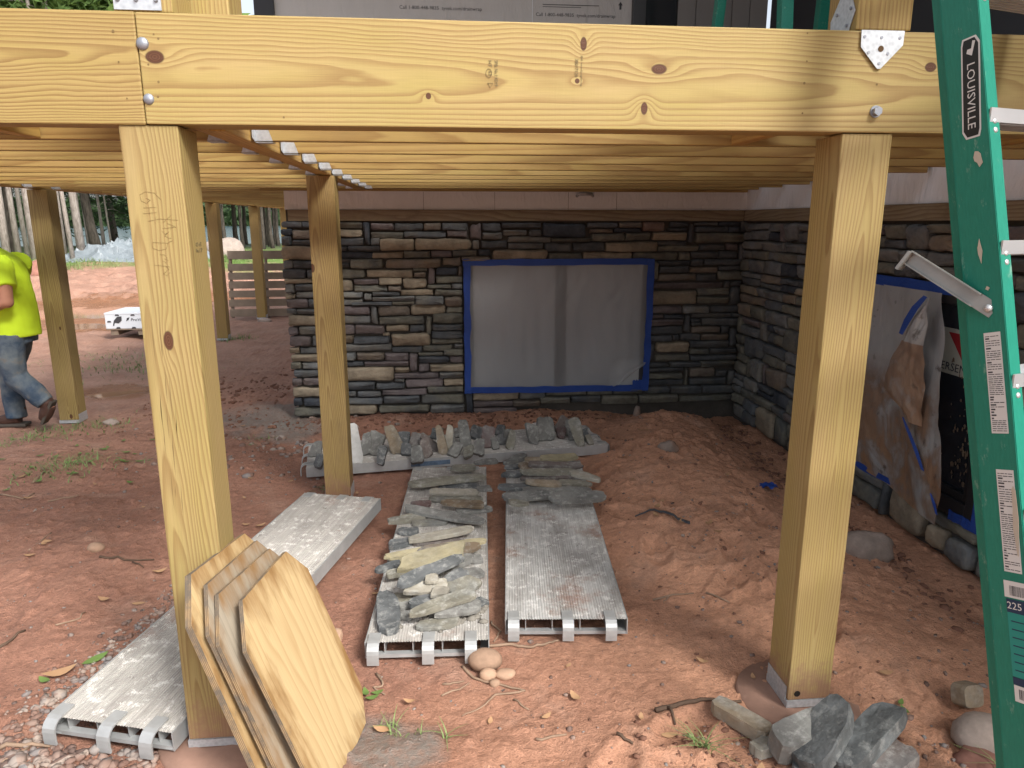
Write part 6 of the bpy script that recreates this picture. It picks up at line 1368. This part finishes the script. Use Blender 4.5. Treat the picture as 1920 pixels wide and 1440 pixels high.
def trunk_mesh(H, r, seed, branches=0, bz=(2, 6)):
    rr = random.Random(seed); bm = bmesh.new(); n = 9; px = py = 0; pts = []
    for i in range(n):
        t = i / (n - 1); pts.append((px, py, -.3 + (H + .3) * t)); px += rr.gauss(0, .05); py += rr.gauss(0, .05)
    bm_tube(bm, pts, [r * (1.25 if i == 0 else 1.0) * (1 - .85 * i / (n - 1)) + .01 for i in range(n)], 10)
    for i in range(branches):
        z = rr.uniform(*bz); a = rr.uniform(0, 6.28); L = rr.uniform(.4, 1.5); bm_tube(bm, [(0, 0, z), (math.cos(a) * L * .5, math.sin(a) * L * .5, z + .05), (math.cos(a) * L, math.sin(a) * L, z - .12)], [.022, .016, .006], 4)
    me = bpy.data.meshes.new('trunk'); bm.normal_update(); bm.to_mesh(me); bm.free(); return me
CR = {'spruce': [crown_mesh('spruce', s) for s in (1, 2, 3)], 'pine': [crown_mesh('pine', s) for s in (4, 5)], 'small': [crown_mesh('small', s) for s in (6, 7)], 'broad': [crown_mesh('broad', s) for s in (8, 9)]}
TK = {'spruce': [trunk_mesh(11.5, .13, 1, 14, (.8, 4)), trunk_mesh(11.5, .12, 2, 14, (.8, 4))], 'pine': [trunk_mesh(18.5, .085, 3, 10, (3, 7)), trunk_mesh(18.5, .058, 4, 10, (2.5, 7)), trunk_mesh(18.5, .046, 5, 10, (2, 6))], 'small': [trunk_mesh(7.2, .085, 6, 8, (1.5, 5)), trunk_mesh(7.2, .07, 7, 8, (1.5, 5))], 'broad': [trunk_mesh(7.0, .11, 8, 6, (3, 5))]}
LEAFM = {'spruce': M_NEED, 'pine': M_PINE, 'small': M_PINE, 'broad': M_BROAD}
def tree(kind, x, y, s, i, label, bark, grp, name):
    e = empty(name, (x, y, Gz(x, y)), (0, 0, (i * 2.399) % 6.28)); e.scale = (s, s, s); tag(e, label, 'tree', grp)
    tm = TK[kind][i % len(TK[kind])]; cm = CR[kind][i % len(CR[kind])]
    for me_, m_, nm in ((tm, bark, 'trunk'), (cm, LEAFM[kind], 'crown')):
        if not len(me_.materials): me_.materials.append(m_)
        o = bpy.data.objects.new(nm, me_); COL.objects.link(o); o.parent = e
        if nm == 'trunk': me_.polygons.foreach_set('use_smooth', [True] * len(me_.polygons))
rr = random.Random(14)
for i, x in enumerate((-11.30, -10.99, -10.78, -10.58, -9.86, -9.66, -9.42)):
    y = 19.6 + (i * 7 % 5) * .55
    tree('pine', x * y / 20.0, y, rr.uniform(.9, 1.08), i, 'tall grey pine trunk on the bank, %s from the left of the near row' % ORD(i + 1), M_BARK, 'tall pines on the bank', 'pine_tree')
for i, (x, y) in enumerate(((-12.94, 28), (-12.83, 29), (-12.66, 27), (-12.12, 28), (-11.83, 30), (-11.3, 28), (-14.6, 27), (-16.2, 26), (-17.5, 28), (-10.6, 29.5))):
    tree('pine', x, y, rr.uniform(.55, .72), i + 2, 'slender pine in the shade behind the tarp, %s of its row' % ORD(i + 1), M_BARK, 'slender pines behind the tarp', 'pine_tree')
k = 0
for (y, xs) in ((32, (-24, -21.4, -19.2, -17.0, -15.0, -13.2, -11.6)), (38, (-29, -25, -22.0, -18.6, -15.6))):
    for x in xs:
        k += 1; tree('spruce', x + rr.uniform(-.5, .5), y + rr.uniform(-1, 1), rr.uniform(.85, 1.2), k, 'dark spruce in the wood behind the bank, %s of the spruces' % ORD(k), M_BARKD, 'dark spruces behind the bank', 'spruce_tree')
for i, x in enumerate((-8.67, -8.26, -8.14, -7.97, -7.85, -7.50, -7.29, -7.19, -7.06, -6.92, -6.79, -6.69, -6.58, -9.0)):
    y = 27 + (i * 5 % 7) * .9
    tree('small', x * y / 30.0, y, rr.uniform(.80, 1.0), i, 'thin dark tree before the lake, %s seen past the leaning pallet' % ORD(i + 1), M_BARKD, 'thin trees before the lake', 'tree')
for i, (x, y, s) in enumerate(((-9.2, 23.0, 1.15), (-11.0, 24.5, 1.3), (-12.6, 22.5, 1.2), (-8.2, 25.0, 1.0))):
    tree('broad', x, y, s, i, 'bright green leafy tree above the beam, %s from the left post' % ORD(i + 1), M_BARKD, 'leafy trees above the beam', 'leafy_tree')
# far shore
rs2 = np.random.RandomState(5); N = 9000; th_ = rs2.uniform(-1.15, .7, N); rad = rs2.uniform(640, 760, N); cx, cy = np.sin(th_) * rad, np.cos(th_) * rad
cz = G(cx, cy, False) + rs2.rand(N) ** 1.5 * 22; sz = rs2.uniform(3, 7, N); d = rs2.normal(size=(N, 2, 3)); d /= np.linalg.norm(d, axis=2, keepdims=True)
c = np.stack([cx, cy, cz], 1); a, b = d[:, 0] * sz[:, None], d[:, 1] * sz[:, None] * .7
vs = np.stack([c - a, c + b, c + a, c - b], 1).reshape(-1, 3); o = from_data('far_wood', vs.tolist(), np.arange(4 * N).reshape(-1, 4).tolist(), M_NEED); tag(o, kind='stuff'); o['label'] = 'distant wooded shore across the lake'
